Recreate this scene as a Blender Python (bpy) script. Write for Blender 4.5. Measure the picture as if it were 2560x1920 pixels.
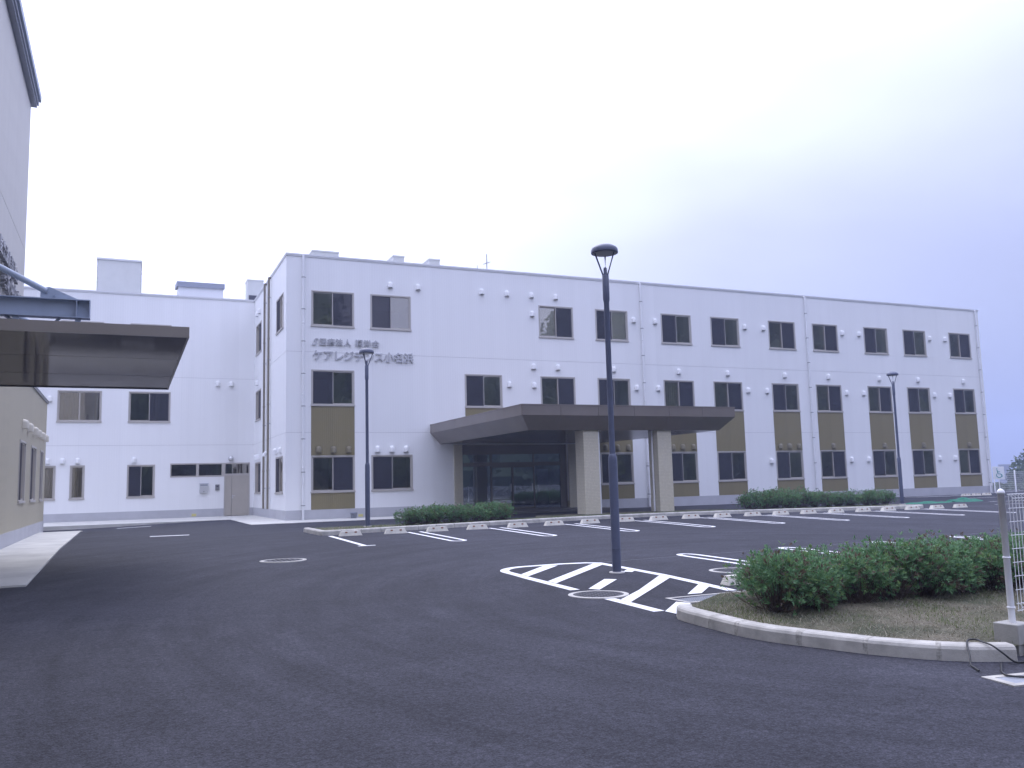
import bpy, bmesh, math, random
from mathutils import Vector, Matrix
R = math.radians
random.seed(7)
sc = bpy.context.scene
for o in list(bpy.data.objects):
    bpy.data.objects.remove(o)
COL = sc.collection

# ------------------------------------------------------------------ camera
cam_d = bpy.data.cameras.new('camera'); cam = bpy.data.objects.new('camera', cam_d); COL.objects.link(cam)
cam_d.sensor_fit = 'HORIZONTAL'; cam_d.sensor_width = 36.0; cam_d.lens = 2158.88 / 2560 * 36
cam_d.clip_start = 0.1; cam_d.clip_end = 6000
_p, _r, _y = 0.1149, -0.0260, 0.4205
fw = Vector((math.sin(_y)*math.cos(_p), math.cos(_y)*math.cos(_p), math.sin(_p)))
rt = Vector((math.cos(_y), -math.sin(_y), 0)); up = rt.cross(fw)
Rv = math.cos(_r)*rt + math.sin(_r)*up; Uv = -math.sin(_r)*rt + math.cos(_r)*up
M = Matrix((Rv, Uv, -fw)).transposed().to_4x4(); M.translation = (0, 0, 1.25)
cam.matrix_world = M
sc.camera = cam

# ------------------------------------------------------------------ world: bright overcast, sun veiled behind the building
SUN_AZ, SUN_EL = 2.0, 52.0            # azimuth from +Y towards +X
wd = bpy.data.worlds.new('World'); sc.world = wd; wd.use_nodes = True
nt = wd.node_tree; N = nt.nodes; Lk = nt.links; N.clear()
out = N.new('ShaderNodeOutputWorld'); bg = N.new('ShaderNodeBackground'); bg.inputs['Strength'].default_value = 0.1
Lk.new(bg.outputs[0], out.inputs[0])
sky = N.new('ShaderNodeTexSky'); sky.sky_type = 'NISHITA'; sky.sun_disc = False
sky.sun_elevation = R(SUN_EL); sky.sun_rotation = R(SUN_AZ); sky.air_density = 1.0; sky.dust_density = 2.0
tc = N.new('ShaderNodeTexCoord')
sdir = Vector((math.sin(R(SUN_AZ))*math.cos(R(SUN_EL)), math.cos(R(SUN_AZ))*math.cos(R(SUN_EL)), math.sin(R(SUN_EL))))
dot = N.new('ShaderNodeVectorMath'); dot.operation = 'DOT_PRODUCT'; dot.inputs[1].default_value = sdir
Lk.new(tc.outputs['Generated'], dot.inputs[0])
glow = N.new('ShaderNodeMapRange'); glow.inputs[1].default_value = 0.15; glow.inputs[2].default_value = 1.0
glow.inputs[3].default_value = 0.0; glow.inputs[4].default_value = 1.0
glow.interpolation_type = 'SMOOTHSTEP'
Lk.new(dot.outputs['Value'], glow.inputs[0])
cl = N.new('ShaderNodeTexNoise'); cl.inputs['Scale'].default_value = 1.6; cl.inputs['Detail'].default_value = 4.0
cl.inputs['Roughness'].default_value = 0.45; cl.inputs['Distortion'].default_value = 0.3
mp = N.new('ShaderNodeMapping'); mp.inputs['Location'].default_value = (0.35, 0.1, 0.0); mp.inputs['Scale'].default_value = (1, 1, 2.0)
Lk.new(tc.outputs['Generated'], mp.inputs[0]); Lk.new(mp.outputs[0], cl.inputs['Vector'])
clr = N.new('ShaderNodeMapRange'); clr.inputs[1].default_value = 0.3; clr.inputs[2].default_value = 0.7
clr.inputs[3].default_value = 0.68; clr.inputs[4].default_value = 1.14
Lk.new(cl.outputs[0], clr.inputs[0])
sep = N.new('ShaderNodeSeparateXYZ'); Lk.new(tc.outputs['Generated'], sep.inputs[0])
m1 = N.new('ShaderNodeMath'); m1.operation = 'MULTIPLY_ADD'; m1.inputs[1].default_value = 3.5; m1.inputs[2].default_value = 15.3
Lk.new(glow.outputs[0], m1.inputs[0])
m2 = N.new('ShaderNodeMath'); m2.operation = 'MULTIPLY'; Lk.new(m1.outputs[0], m2.inputs[0]); Lk.new(clr.outputs[0], m2.inputs[1])
# heavier cloud bank low on the right, as in view
wob = N.new('ShaderNodeVectorMath'); wob.operation = 'MULTIPLY_ADD'; wob.inputs[1].default_value = (0.22, 0.22, 0.22)
wsub = N.new('ShaderNodeVectorMath'); wsub.operation = 'SUBTRACT'; wsub.inputs[1].default_value = (0.5, 0.5, 0.5); Lk.new(cl.outputs['Color'], wsub.inputs[0])
Lk.new(wsub.outputs[0], wob.inputs[0]); Lk.new(tc.outputs['Generated'], wob.inputs[2])
bank = N.new('ShaderNodeVectorMath'); bank.operation = 'DOT_PRODUCT'; bank.inputs[1].default_value = (math.sin(R(85)), math.cos(R(85)), 0.0); Lk.new(wob.outputs[0], bank.inputs[0])
baz = N.new('ShaderNodeMapRange'); baz.interpolation_type = 'SMOOTHSTEP'; baz.inputs[1].default_value = 0.32; baz.inputs[2].default_value = 0.98; Lk.new(bank.outputs['Value'], baz.inputs[0])
wz = N.new('ShaderNodeSeparateXYZ'); Lk.new(wob.outputs[0], wz.inputs[0])
bel = N.new('ShaderNodeMapRange'); bel.interpolation_type = 'SMOOTHSTEP'; bel.inputs[1].default_value = 0.0; bel.inputs[2].default_value = 1.1; bel.inputs[3].default_value = 1.0; bel.inputs[4].default_value = 0.0; Lk.new(wz.outputs[2], bel.inputs[0])
bm1 = N.new('ShaderNodeMath'); bm1.operation = 'MULTIPLY'; Lk.new(baz.outputs[0], bm1.inputs[0]); Lk.new(bel.outputs[0], bm1.inputs[1])
bkr = N.new('ShaderNodeMapRange'); bkr.inputs[3].default_value = 1.0; bkr.inputs[4].default_value = 0.41; Lk.new(bm1.outputs[0], bkr.inputs[0])
hor = N.new('ShaderNodeMapRange'); hor.inputs[1].default_value = 0.0; hor.inputs[2].default_value = 0.8; hor.inputs[3].default_value = 0.52; hor.inputs[4].default_value = 1.26; Lk.new(wz.outputs[2], hor.inputs[0])
m4 = N.new('ShaderNodeMath'); m4.operation = 'MULTIPLY'; Lk.new(m2.outputs[0], m4.inputs[0]); Lk.new(hor.outputs[0], m4.inputs[1]); m2 = m4
m3 = N.new('ShaderNodeMath'); m3.operation = 'MULTIPLY'; Lk.new(m2.outputs[0], m3.inputs[0]); Lk.new(bkr.outputs[0], m3.inputs[1]); m2 = m3
tint = N.new('ShaderNodeMix'); tint.data_type = 'RGBA'
tint.inputs[6].default_value = (0.655, 0.70, 1.0, 1); tint.inputs[7].default_value = (0.73, 0.76, 1.0, 1)
Lk.new(glow.outputs[0], tint.inputs[0])
tint2 = N.new('ShaderNodeMix'); tint2.data_type = 'RGBA'; tint2.inputs[6].default_value = (0.63, 0.68, 1.0, 1)
bk1 = N.new('ShaderNodeMapRange'); bk1.inputs[1].default_value = 0.41; bk1.inputs[2].default_value = 1.0; Lk.new(bkr.outputs[0], bk1.inputs[0])
Lk.new(bk1.outputs[0], tint2.inputs[0]); Lk.new(tint.outputs[2], tint2.inputs[7]); tint = tint2
mul = N.new('ShaderNodeVectorMath'); mul.operation = 'SCALE'; Lk.new(tint.outputs[2], mul.inputs[0]); Lk.new(m2.outputs[0], mul.inputs['Scale'])
mixs = N.new('ShaderNodeMix'); mixs.data_type = 'RGBA'; mixs.inputs[0].default_value = 0.93
Lk.new(sky.outputs[0], mixs.inputs[6]); Lk.new(mul.outputs[0], mixs.inputs[7])
Lk.new(mixs.outputs[2], bg.inputs['Color'])

sun_d = bpy.data.lights.new('sun', 'SUN'); sun = bpy.data.objects.new('sun', sun_d); COL.objects.link(sun)
sun_d.energy = 0.5; sun_d.angle = R(24); sun_d.color = (1.0, 0.96, 0.92)
sun.rotation_euler = (-sdir).to_track_quat('-Z', 'Y').to_euler()
vs = sc.view_settings; vs.view_transform = 'Standard'; vs.look = 'None'; vs.gamma = 1.0; vs.use_curve_mapping = False
vs.exposure = 0.74
sc.cycles.max_bounces = 8; sc.cycles.transparent_max_bounces = 12; sc.cycles.glossy_bounces = 4
sc.cycles.sample_clamp_indirect = 4.0

# ------------------------------------------------------------------ helpers
def tag(o, label=None, cat=None, group=None, kind=None):
    if label: o['label'] = label
    if cat: o['category'] = cat
    if group: o['group'] = group
    if kind: o['kind'] = kind
    return o

def empty(name, loc, label=None, cat=None, group=None, kind=None, rz=0.0):
    o = bpy.data.objects.new(name, None); COL.objects.link(o); o.location = loc; o.rotation_euler = (0, 0, rz)
    o.empty_display_size = 0.3
    return tag(o, label, cat, group, kind)

class MB:
    def __init__(s): s.v = []; s.f = []; s.m = []; s.smooth = []
    def add(s, vs_, fs, mi=0, sm=False):
        b = len(s.v); s.v += [tuple(v) for v in vs_]
        for f in fs:
            s.f.append(tuple(b+i for i in f)); s.m.append(mi); s.smooth.append(sm)
        return s
    def box(s, x0, x1, y0, y1, z0, z1, mi=0):
        return s.add([(x0,y0,z0),(x1,y0,z0),(x1,y1,z0),(x0,y1,z0),(x0,y0,z1),(x1,y0,z1),(x1,y1,z1),(x0,y1,z1)],
              [(0,3,2,1),(4,5,6,7),(0,1,5,4),(1,2,6,5),(2,3,7,6),(3,0,4,7)], mi)
    def cbox(s, x0, x1, y0, y1, z0, z1, c, mi=0):
        # box with chamfered edges
        bm = bmesh.new(); bmesh.ops.create_cube(bm, size=1)
        for v in bm.verts:
            v.co = Vector((x0 if v.co.x < 0 else x1, y0 if v.co.y < 0 else y1, z0 if v.co.z < 0 else z1))
        bmesh.ops.bevel(bm, geom=bm.edges[:], offset=c, segments=1, affect='EDGES')
        bm.verts.index_update()
        s.add([v.co[:] for v in bm.verts], [tuple(v.index for v in f.verts) for f in bm.faces], mi); bm.free(); return s
    def quad(s, a, b, c, d, mi=0): return s.add([a,b,c,d], [(0,1,2,3)], mi)
    def tube(s, p, r, n=10, mi=0, sm=True, cap=True, r2=None):
        p = [Vector(a) for a in p]; rings = []
        k = len(p)
        for i, a in enumerate(p):
            t = (p[min(i+1,k-1)] - p[max(i-1,0)]).normalized()
            u = t.cross(Vector((0,0,1)) if abs(t.z) < .95 else Vector((1,0,0))).normalized(); w = t.cross(u)
            rr = r if r2 is None else r + (r2-r)*i/(k-1)
            rings.append([a + u*math.cos(2*math.pi*j/n)*rr + w*math.sin(2*math.pi*j/n)*rr for j in range(n)])
        V = [v for g_ in rings for v in g_]; F = []
        for i in range(k-1):
            for j in range(n):
                F.append((i*n+j, i*n+(j+1)%n, (i+1)*n+(j+1)%n, (i+1)*n+j))
        s.add(V, F, mi, sm)
        if cap:
            s.add(rings[0], [tuple(range(n))], mi); s.add(rings[-1], [tuple(reversed(range(n)))], mi)
        return s
    def lathe(s, prof, n=20, c=(0,0,0), mi=0, sm=True):
        V = []; F = []
        for r, z in prof:
            for j in range(n):
                a = 2*math.pi*j/n; V.append((c[0]+r*math.cos(a), c[1]+r*math.sin(a), c[2]+z))
        for i in range(len(prof)-1):
            for j in range(n):
                F.append((i*n+j, i*n+(j+1)%n, (i+1)*n+(j+1)%n, (i+1)*n+j))
        return s.add(V, F, mi, sm)
    def mesh(s, name, mats):
        me = bpy.data.meshes.new(name); me.from_pydata(s.v, [], s.f)
        for m in (mats if isinstance(mats, (list, tuple)) else [mats]): me.materials.append(m)
        me.polygons.foreach_set('material_index', s.m); me.polygons.foreach_set('use_smooth', s.smooth)
        me.update(); return me
    def build(s, name, mats, parent=None, loc=(0,0,0), rz=0.0):
        return inst(name, s.mesh(name, mats), parent, loc, rz)

def inst(name, me, parent=None, loc=(0,0,0), rz=0.0):
    o = bpy.data.objects.new(name, me); COL.objects.link(o); o.parent = parent
    o.location = loc; o.rotation_euler = (0, 0, rz); return o

# ------------------------------------------------------------------ materials
MATS = {}
def mat(name, col, rough=0.6, metal=0.0, spec=0.5, noise=0.0, nscale=8.0, bump=0.0, bscale=60.0, detail=4.0, col2=None, coat=0.0):
    m = bpy.data.materials.new(name); m.use_nodes = True; t = m.node_tree; b = t.nodes['Principled BSDF']
    b.inputs['Base Color'].default_value = (*col, 1); b.inputs['Roughness'].default_value = rough
    b.inputs['Metallic'].default_value = metal; b.inputs['Specular IOR Level'].default_value = spec
    b.inputs['Coat Weight'].default_value = coat
    co = t.nodes.new('ShaderNodeTexCoord')
    if noise > 0 or col2:
        n = t.nodes.new('ShaderNodeTexNoise'); n.inputs['Scale'].default_value = nscale; n.inputs['Detail'].default_value = detail
        n.inputs['Roughness'].default_value = 0.6
        t.links.new(co.outputs['Object'], n.inputs['Vector'])
        r = t.nodes.new('ShaderNodeValToRGB'); c2 = col2 or tuple(c*(1-noise) for c in col)
        r.color_ramp.elements[0].position = 0.32; r.color_ramp.elements[1].position = 0.68
        r.color_ramp.elements[0].color = (*c2, 1)
        r.color_ramp.elements[1].color = (*(tuple(min(1, c*(1+noise)) for c in col) if not col2 else col), 1)
        t.links.new(n.outputs[0], r.inputs[0]); t.links.new(r.outputs[0], b.inputs['Base Color'])
    if bump > 0:
        n2 = t.nodes.new('ShaderNodeTexNoise'); n2.inputs['Scale'].default_value = bscale; n2.inputs['Detail'].default_value = 3
        t.links.new(co.outputs['Object'], n2.inputs['Vector'])
        bp = t.nodes.new('ShaderNodeBump'); bp.inputs['Strength'].default_value = bump; bp.inputs['Distance'].default_value = 0.01
        t.links.new(n2.outputs[0], bp.inputs['Height']); t.links.new(bp.outputs[0], b.inputs['Normal'])
    MATS[name] = m; return m

def siding(name, col, pitch=0.075, rough=0.55, var=0.03, axis=0, bumps=0.35, wide=0.9):
    """profiled metal / ALC siding: fine vertical ribs, faint sheet-to-sheet tone, rain streaks"""
    m = mat(name, col, rough, spec=0.35); t = m.node_tree; b = t.nodes['Principled BSDF']
    co = t.nodes.new('ShaderNodeTexCoord'); sp = t.nodes.new('ShaderNodeSeparateXYZ'); t.links.new(co.outputs['Object'], sp.inputs[0])
    w = t.nodes.new('ShaderNodeMath'); w.operation = 'MULTIPLY'; w.inputs[1].default_value = 2*math.pi/pitch
    t.links.new(sp.outputs[axis], w.inputs[0])
    sn = t.nodes.new('ShaderNodeMath'); sn.operation = 'SINE'; t.links.new(w.outputs[0], sn.inputs[0])
    bp = t.nodes.new('ShaderNodeBump'); bp.inputs['Strength'].default_value = bumps; bp.inputs['Distance'].default_value = 0.004
    t.links.new(sn.outputs[0], bp.inputs['Height']); t.links.new(bp.outputs[0], b.inputs['Normal'])
    fl = t.nodes.new('ShaderNodeMath'); fl.operation = 'DIVIDE'; fl.inputs[1].default_value = wide; t.links.new(sp.outputs[axis], fl.inputs[0])
    f2 = t.nodes.new('ShaderNodeMath'); f2.operation = 'FLOOR'; t.links.new(fl.outputs[0], f2.inputs[0])
    wn = t.nodes.new('ShaderNodeTexWhiteNoise'); wn.noise_dimensions = '1D'; t.links.new(f2.outputs[0], wn.inputs['W'])
    mp_ = t.nodes.new('ShaderNodeMapping'); mp_.inputs['Scale'].default_value = (3.0, 3.0, 0.12)
    t.links.new(co.outputs['Object'], mp_.inputs[0])
    ns = t.nodes.new('ShaderNodeTexNoise'); ns.inputs['Scale'].default_value = 1.0; ns.inputs['Detail'].default_value = 5
    t.links.new(mp_.outputs[0], ns.inputs['Vector'])
    # sheet joint: thin darker line at the edge of each sheet
    fr = t.nodes.new('ShaderNodeMath'); fr.operation = 'FRACT'; t.links.new(fl.outputs[0], fr.inputs[0])
    jt = t.nodes.new('ShaderNodeMath'); jt.operation = 'LESS_THAN'; jt.inputs[1].default_value = 0.010/wide; t.links.new(fr.outputs[0], jt.inputs[0])
    a = t.nodes.new('ShaderNodeMath'); a.operation = 'MULTIPLY_ADD'; a.inputs[1].default_value = var; a.inputs[2].default_value = 1 - var*1.6
    t.links.new(wn.outputs[0], a.inputs[0])
    a2 = t.nodes.new('ShaderNodeMath'); a2.operation = 'MULTIPLY_ADD'; a2.inputs[1].default_value = var*2.5; t.links.new(ns.outputs[0], a2.inputs[0]); t.links.new(a.outputs[0], a2.inputs[2])
    a3 = t.nodes.new('ShaderNodeMath'); a3.operation = 'MULTIPLY_ADD'; a3.inputs[1].default_value = -0.045; t.links.new(jt.outputs[0], a3.inputs[0]); t.links.new(a2.outputs[0], a3.inputs[2])
    sc_ = t.nodes.new('ShaderNodeVectorMath'); sc_.operation = 'SCALE'; sc_.inputs[0].default_value = col; t.links.new(a3.outputs[0], sc_.inputs['Scale'])
    t.links.new(sc_.outputs[0], b.inputs['Base Color'])
    return m

M_wall = siding('white_siding', (0.82, 0.82, 0.81), pitch=0.11, wide=0.90, bumps=0.12)
M_brown = siding('olive_brown_siding', (0.215, 0.182, 0.094), pitch=0.08, var=0.05, wide=0.45)
M_beige = siding('beige_siding', (0.44, 0.40, 0.29), pitch=0.10, var=0.04, wide=0.9, axis=1)
M_tower = siding('warm_grey_siding', (0.53, 0.51, 0.47), pitch=0.10, var=0.05, wide=0.9, axis=1)
M_plinth = mat('plinth_render', (0.47, 0.47, 0.49), 0.85, noise=0.06, nscale=1.5, bump=0.1)
M_seal = mat('joint_sealant', (0.58, 0.58, 0.58), 0.8)
M_coping = mat('coping_metal', (0.70, 0.70, 0.70), 0.4, metal=0.2)
M_frame = mat('champagne_aluminium', (0.47, 0.44, 0.40), 0.42, metal=0.2)
M_pipe = mat('white_pvc', (0.78, 0.78, 0.78), 0.35, noise=0.04, nscale=2)
M_clip = mat('pipe_clip_steel', (0.25, 0.25, 0.26), 0.5, metal=0.6)
M_pipe_b = mat('brown_downpipe', (0.20, 0.175, 0.13), 0.45)
M_vent = mat('white_vent', (0.80, 0.80, 0.79), 0.4)
M_vent_b = mat('brown_vent', (0.20, 0.175, 0.11), 0.4)
M_vent_y = mat('cream_vent', (0.60, 0.56, 0.46), 0.4)
M_grille = mat('vent_grille_dark', (0.06, 0.06, 0.06), 0.7)
M_canopy = mat('bronze_panel', (0.195, 0.168, 0.145), 0.26, metal=0.1, noise=0.06, nscale=0.8)
M_taupe = mat('taupe_panel', (0.27, 0.24, 0.21), 0.35, noise=0.04, nscale=0.7)
M_soff = mat('polished_soffit', (0.075, 0.070, 0.075), 0.07, spec=0.22)
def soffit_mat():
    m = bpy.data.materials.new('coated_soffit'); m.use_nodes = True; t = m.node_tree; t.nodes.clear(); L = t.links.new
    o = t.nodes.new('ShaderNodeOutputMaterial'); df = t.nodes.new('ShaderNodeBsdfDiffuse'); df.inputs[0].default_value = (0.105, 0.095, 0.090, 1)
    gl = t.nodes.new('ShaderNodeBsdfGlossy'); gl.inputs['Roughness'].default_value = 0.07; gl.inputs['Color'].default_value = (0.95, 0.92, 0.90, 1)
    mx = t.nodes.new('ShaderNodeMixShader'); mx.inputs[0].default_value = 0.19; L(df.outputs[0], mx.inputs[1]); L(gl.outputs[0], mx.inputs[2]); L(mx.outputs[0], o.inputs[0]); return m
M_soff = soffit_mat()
M_steel = mat('painted_steel', (0.36, 0.42, 0.52), 0.5, noise=0.06, nscale=3)
M_lamp = mat('lamp_paint', (0.085, 0.098, 0.150), 0.42, noise=0.12, nscale=4)
M_lens = mat('lamp_lens', (0.25, 0.26, 0.28), 0.3)
M_kerb = mat('kerb_concrete', (0.47, 0.45, 0.40), 0.9, noise=0.22, nscale=5, bump=0.35, bscale=90)
M_mortar = mat('joint_mortar', (0.42, 0.40, 0.35), 0.95, noise=0.35, nscale=30, bump=0.3)
M_found = mat('foundation_concrete', (0.38, 0.37, 0.34), 0.9, noise=0.15, nscale=6, bump=0.3, bscale=80)
M_stop = mat('wheel_stop_concrete', (0.66, 0.63, 0.54), 0.8, noise=0.10, nscale=9, bump=0.2)
M_reflx = mat('amber_reflector', (0.22, 0.07, 0.015), 0.35)
M_apron = mat('apron_concrete', (0.56, 0.55, 0.50), 0.85, noise=0.12, nscale=1.2, bump=0.15)
M_platf = mat('platform_tile', (0.17, 0.16, 0.15), 0.6, noise=0.1, nscale=3)
M_fence = mat('white_fence_coat', (0.88, 0.88, 0.89), 0.35)
M_cover = mat('cast_iron_cover', (0.060, 0.060, 0.066), 0.75, metal=0.0, bump=0.6, bscale=25)
M_ring = mat('cover_ring_concrete', (0.52, 0.50, 0.45), 0.85, noise=0.1, nscale=8)
M_galv = mat('galvanised', (0.38, 0.40, 0.43), 0.45, metal=0.5)
M_cable = mat('black_rubber', (0.02, 0.02, 0.02), 0.55)
M_roofbox = mat('rooftop_casing', (0.66, 0.66, 0.62), 0.5, noise=0.04, nscale=2)
M_roofbl = mat('rooftop_slate_blue', (0.30, 0.32, 0.38), 0.5)
M_dark = mat('unit_coil_dark', (0.07, 0.07, 0.09), 0.6)
M_letter = mat('sign_letter_metal', (0.50, 0.50, 0.52), 0.35, metal=0.15)
M_letter2 = mat('sign_letter_grey', (0.30, 0.30, 0.32), 0.4, metal=0.4)
M_door = mat('steel_door', (0.42, 0.385, 0.33), 0.5, noise=0.03, nscale=2)
M_room = mat('room_plaster', (0.42, 0.38, 0.32), 0.9)
M_blind = mat('roller_blind', (0.80, 0.76, 0.64), 0.8)
M_curt = mat('curtain', (0.20, 0.175, 0.10), 0.9, noise=0.15, nscale=6)
M_mail = mat('mailbox_steel', (0.62, 0.62, 0.62), 0.35, metal=0.5)
M_chrome = mat('brushed_metal', (0.6, 0.6, 0.6), 0.3, metal=0.9)
M_yellow = mat('yellow_sticker', (0.62, 0.56, 0.22), 0.6)
M_green = mat('green_netting', (0.015, 0.15, 0.09), 0.8, noise=0.3, nscale=9)
M_signw = mat('sign_board_white', (0.80, 0.82, 0.82), 0.5)
M_signg = mat('sign_symbol_teal', (0.02, 0.28, 0.30), 0.5)
M_bark = mat('stem_bark', (0.085, 0.06, 0.045), 0.9, noise=0.2, nscale=30)
M_farw = mat('far_wall', (0.20, 0.20, 0.24), 0.8)
M_farg = mat('far_glass', (0.10, 0.12, 0.16), 0.3)

def leaf_mat(name, c1, c2):
    m = mat(name, c1, 0.5, spec=0.35); t = m.node_tree; b = t.nodes['Principled BSDF']
    g_ = t.nodes.new('ShaderNodeNewGeometry'); r = t.nodes.new('ShaderNodeValToRGB')
    r.color_ramp.elements[0].color = (*c1, 1); r.color_ramp.elements[1].color = (*c2, 1)
    t.links.new(g_.outputs['Random Per Island'], r.inputs[0]); t.links.new(r.outputs[0], b.inputs['Base Color'])
    tr = t.nodes.new('ShaderNodeBsdfTranslucent'); t.links.new(r.outputs[0], tr.inputs[0])
    mx = t.nodes.new('ShaderNodeMixShader'); mx.inputs[0].default_value = 0.38
    t.links.new(b.outputs[0], mx.inputs[1]); t.links.new(tr.outputs[0], mx.inputs[2])
    t.links.new(mx.outputs[0], t.nodes['Material Output'].inputs[0]); return m
M_leaf1 = leaf_mat('leaf_green', (0.085, 0.190, 0.090), (0.190, 0.350, 0.150))
M_leaf2 = leaf_mat('leaf_young', (0.120, 0.220, 0.080), (0.210, 0.320, 0.110))
M_leaf3 = leaf_mat('leaf_bronze', (0.110, 0.085, 0.060), (0.180, 0.130, 0.090))
M_leaft = leaf_mat('tree_leaf', (0.050, 0.080, 0.035), (0.095, 0.130, 0.060))
M_scrub = leaf_mat('scrub_leaf', (0.020, 0.045, 0.020), (0.055, 0.100, 0.040))
M_dryg = leaf_mat('dry_blade', (0.10, 0.09, 0.055), (0.36, 0.33, 0.24))
M_grng = leaf_mat('green_blade', (0.08, 0.12, 0.035), (0.17, 0.21, 0.07))

def asphalt_mat():
    m = mat('asphalt', (0.05, 0.05, 0.05), 0.82, spec=0.20); t = m.node_tree; b = t.nodes['Principled BSDF']
    L = t.links.new; co = t.nodes.new('ShaderNodeTexCoord')
    def noise(scale, det, vec=None, rough=0.6):
        n = t.nodes.new('ShaderNodeTexNoise'); n.inputs['Scale'].default_value = scale; n.inputs['Detail'].default_value = det
        n.inputs['Roughness'].default_value = rough; L(vec or co.outputs['Object'], n.inputs['Vector']); return n.outputs[0]
    def mr(s, a, b_, c, d):
        n = t.nodes.new('ShaderNodeMapRange'); n.inputs[1].default_value = a; n.inputs[2].default_value = b_
        n.inputs[3].default_value = c; n.inputs[4].default_value = d; L(s, n.inputs[0]); return n.outputs[0]
    def mul_(a, b_):
        n = t.nodes.new('ShaderNodeMath'); n.operation = 'MULTIPLY'; L(a, n.inputs[0]); L(b_, n.inputs[1]); return n.outputs[0]
    big = mr(noise(0.16, 4), 0.3, 0.7, 0.80, 1.20)
    # paver lanes / roller streaks along the driving direction
    sb_ = t.nodes.new('ShaderNodeVectorMath'); sb_.operation = 'SUBTRACT'; sb_.inputs[1].default_value = (10.5, 9.5, 0); L(co.outputs['Object'], sb_.inputs[0])
    sx = t.nodes.new('ShaderNodeSeparateXYZ'); L(sb_.outputs[0], sx.inputs[0])
    at = t.nodes.new('ShaderNodeMath'); at.operation = 'ARCTAN2'; L(sx.outputs[1], at.inputs[0]); L(sx.outputs[0], at.inputs[1])
    h1 = t.nodes.new('ShaderNodeMath'); h1.operation = 'MULTIPLY'; L(sx.outputs[0], h1.inputs[0]); L(sx.outputs[0], h1.inputs[1])
    h2_ = t.nodes.new('ShaderNodeMath'); h2_.operation = 'MULTIPLY_ADD'; L(sx.outputs[1], h2_.inputs[0]); L(sx.outputs[1], h2_.inputs[1]); L(h1.outputs[0], h2_.inputs[2])
    rr_ = t.nodes.new('ShaderNodeMath'); rr_.operation = 'SQRT'; L(h2_.outputs[0], rr_.inputs[0])
    r2_ = t.nodes.new('ShaderNodeMath'); r2_.operation = 'MULTIPLY'; r2_.inputs[1].default_value = 2.3; L(rr_.outputs[0], r2_.inputs[0])
    a2_ = t.nodes.new('ShaderNodeMath'); a2_.operation = 'MULTIPLY'; a2_.inputs[1].default_value = 2.0; L(at.outputs[0], a2_.inputs[0])
    cv_ = t.nodes.new('ShaderNodeCombineXYZ'); L(r2_.outputs[0], cv_.inputs[0]); L(a2_.outputs[0], cv_.inputs[1])
    dis = t.nodes.new('ShaderNodeTexNoise'); dis.inputs['Scale'].default_value = 1.0; dis.inputs['Detail'].default_value = 6; dis.inputs['Roughness'].default_value = 0.65; dis.inputs['Distortion'].default_value = 0.5
    L(cv_.outputs[0], dis.inputs['Vector'])
    streak = mr(dis.outputs[0], 0.3, 0.7, 0.74, 1.26)
    med = mr(noise(1.7, 7, rough=0.75), 0.27, 0.73, 0.76, 1.24)
    fine = mr(noise(26, 5, rough=0.9), 0.32, 0.68, 0.30, 1.9)
    fine = mul_(fine, mr(noise(70, 3, rough=0.8), 0.32, 0.68, 0.6, 1.4))
    v = t.nodes.new('ShaderNodeTexVoronoi'); v.inputs['Scale'].default_value = 70; L(co.outputs['Object'], v.inputs['Vector'])
    stone = mr(v.outputs['Distance'], 0.0, 0.55, 1.25, 0.75)
    k = mul_(mul_(mul_(mul_(big, streak), med), fine), stone)
    cr = t.nodes.new('ShaderNodeVectorMath'); cr.operation = 'SCALE'; cr.inputs[0].default_value = (0.042, 0.0425, 0.053); L(k, cr.inputs['Scale'])
    L(cr.outputs[0], b.inputs['Base Color'])
    bp = t.nodes.new('ShaderNodeBump'); bp.inputs['Strength'].default_value = 0.55; bp.inputs['Distance'].default_value = 0.006
    L(v.outputs['Distance'], bp.inputs['Height']); L(bp.outputs[0], b.inputs['Normal'])
    return m
M_asph = asphalt_mat()

def paint_mat():
    m = mat('road_paint', (0.80, 0.80, 0.80), 0.6); t = m.node_tree; b = t.nodes['Principled BSDF']
    co = t.nodes.new('ShaderNodeTexCoord'); n = t.nodes.new('ShaderNodeTexNoise'); n.inputs['Scale'].default_value = 40; n.inputs['Detail'].default_value = 5
    t.links.new(co.outputs['Object'], n.inputs['Vector']); r = t.nodes.new('ShaderNodeValToRGB')
    r.color_ramp.elements[0].position = 0.25; r.color_ramp.elements[1].position = 0.45
    r.color_ramp.elements[0].color = (0.55, 0.55, 0.55, 1); r.color_ramp.elements[1].color = (0.84, 0.84, 0.84, 1)
    t.links.new(n.outputs[0], r.inputs[0]); t.links.new(r.outputs[0], b.inputs['Base Color']); return m
M_paint = paint_mat()

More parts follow.
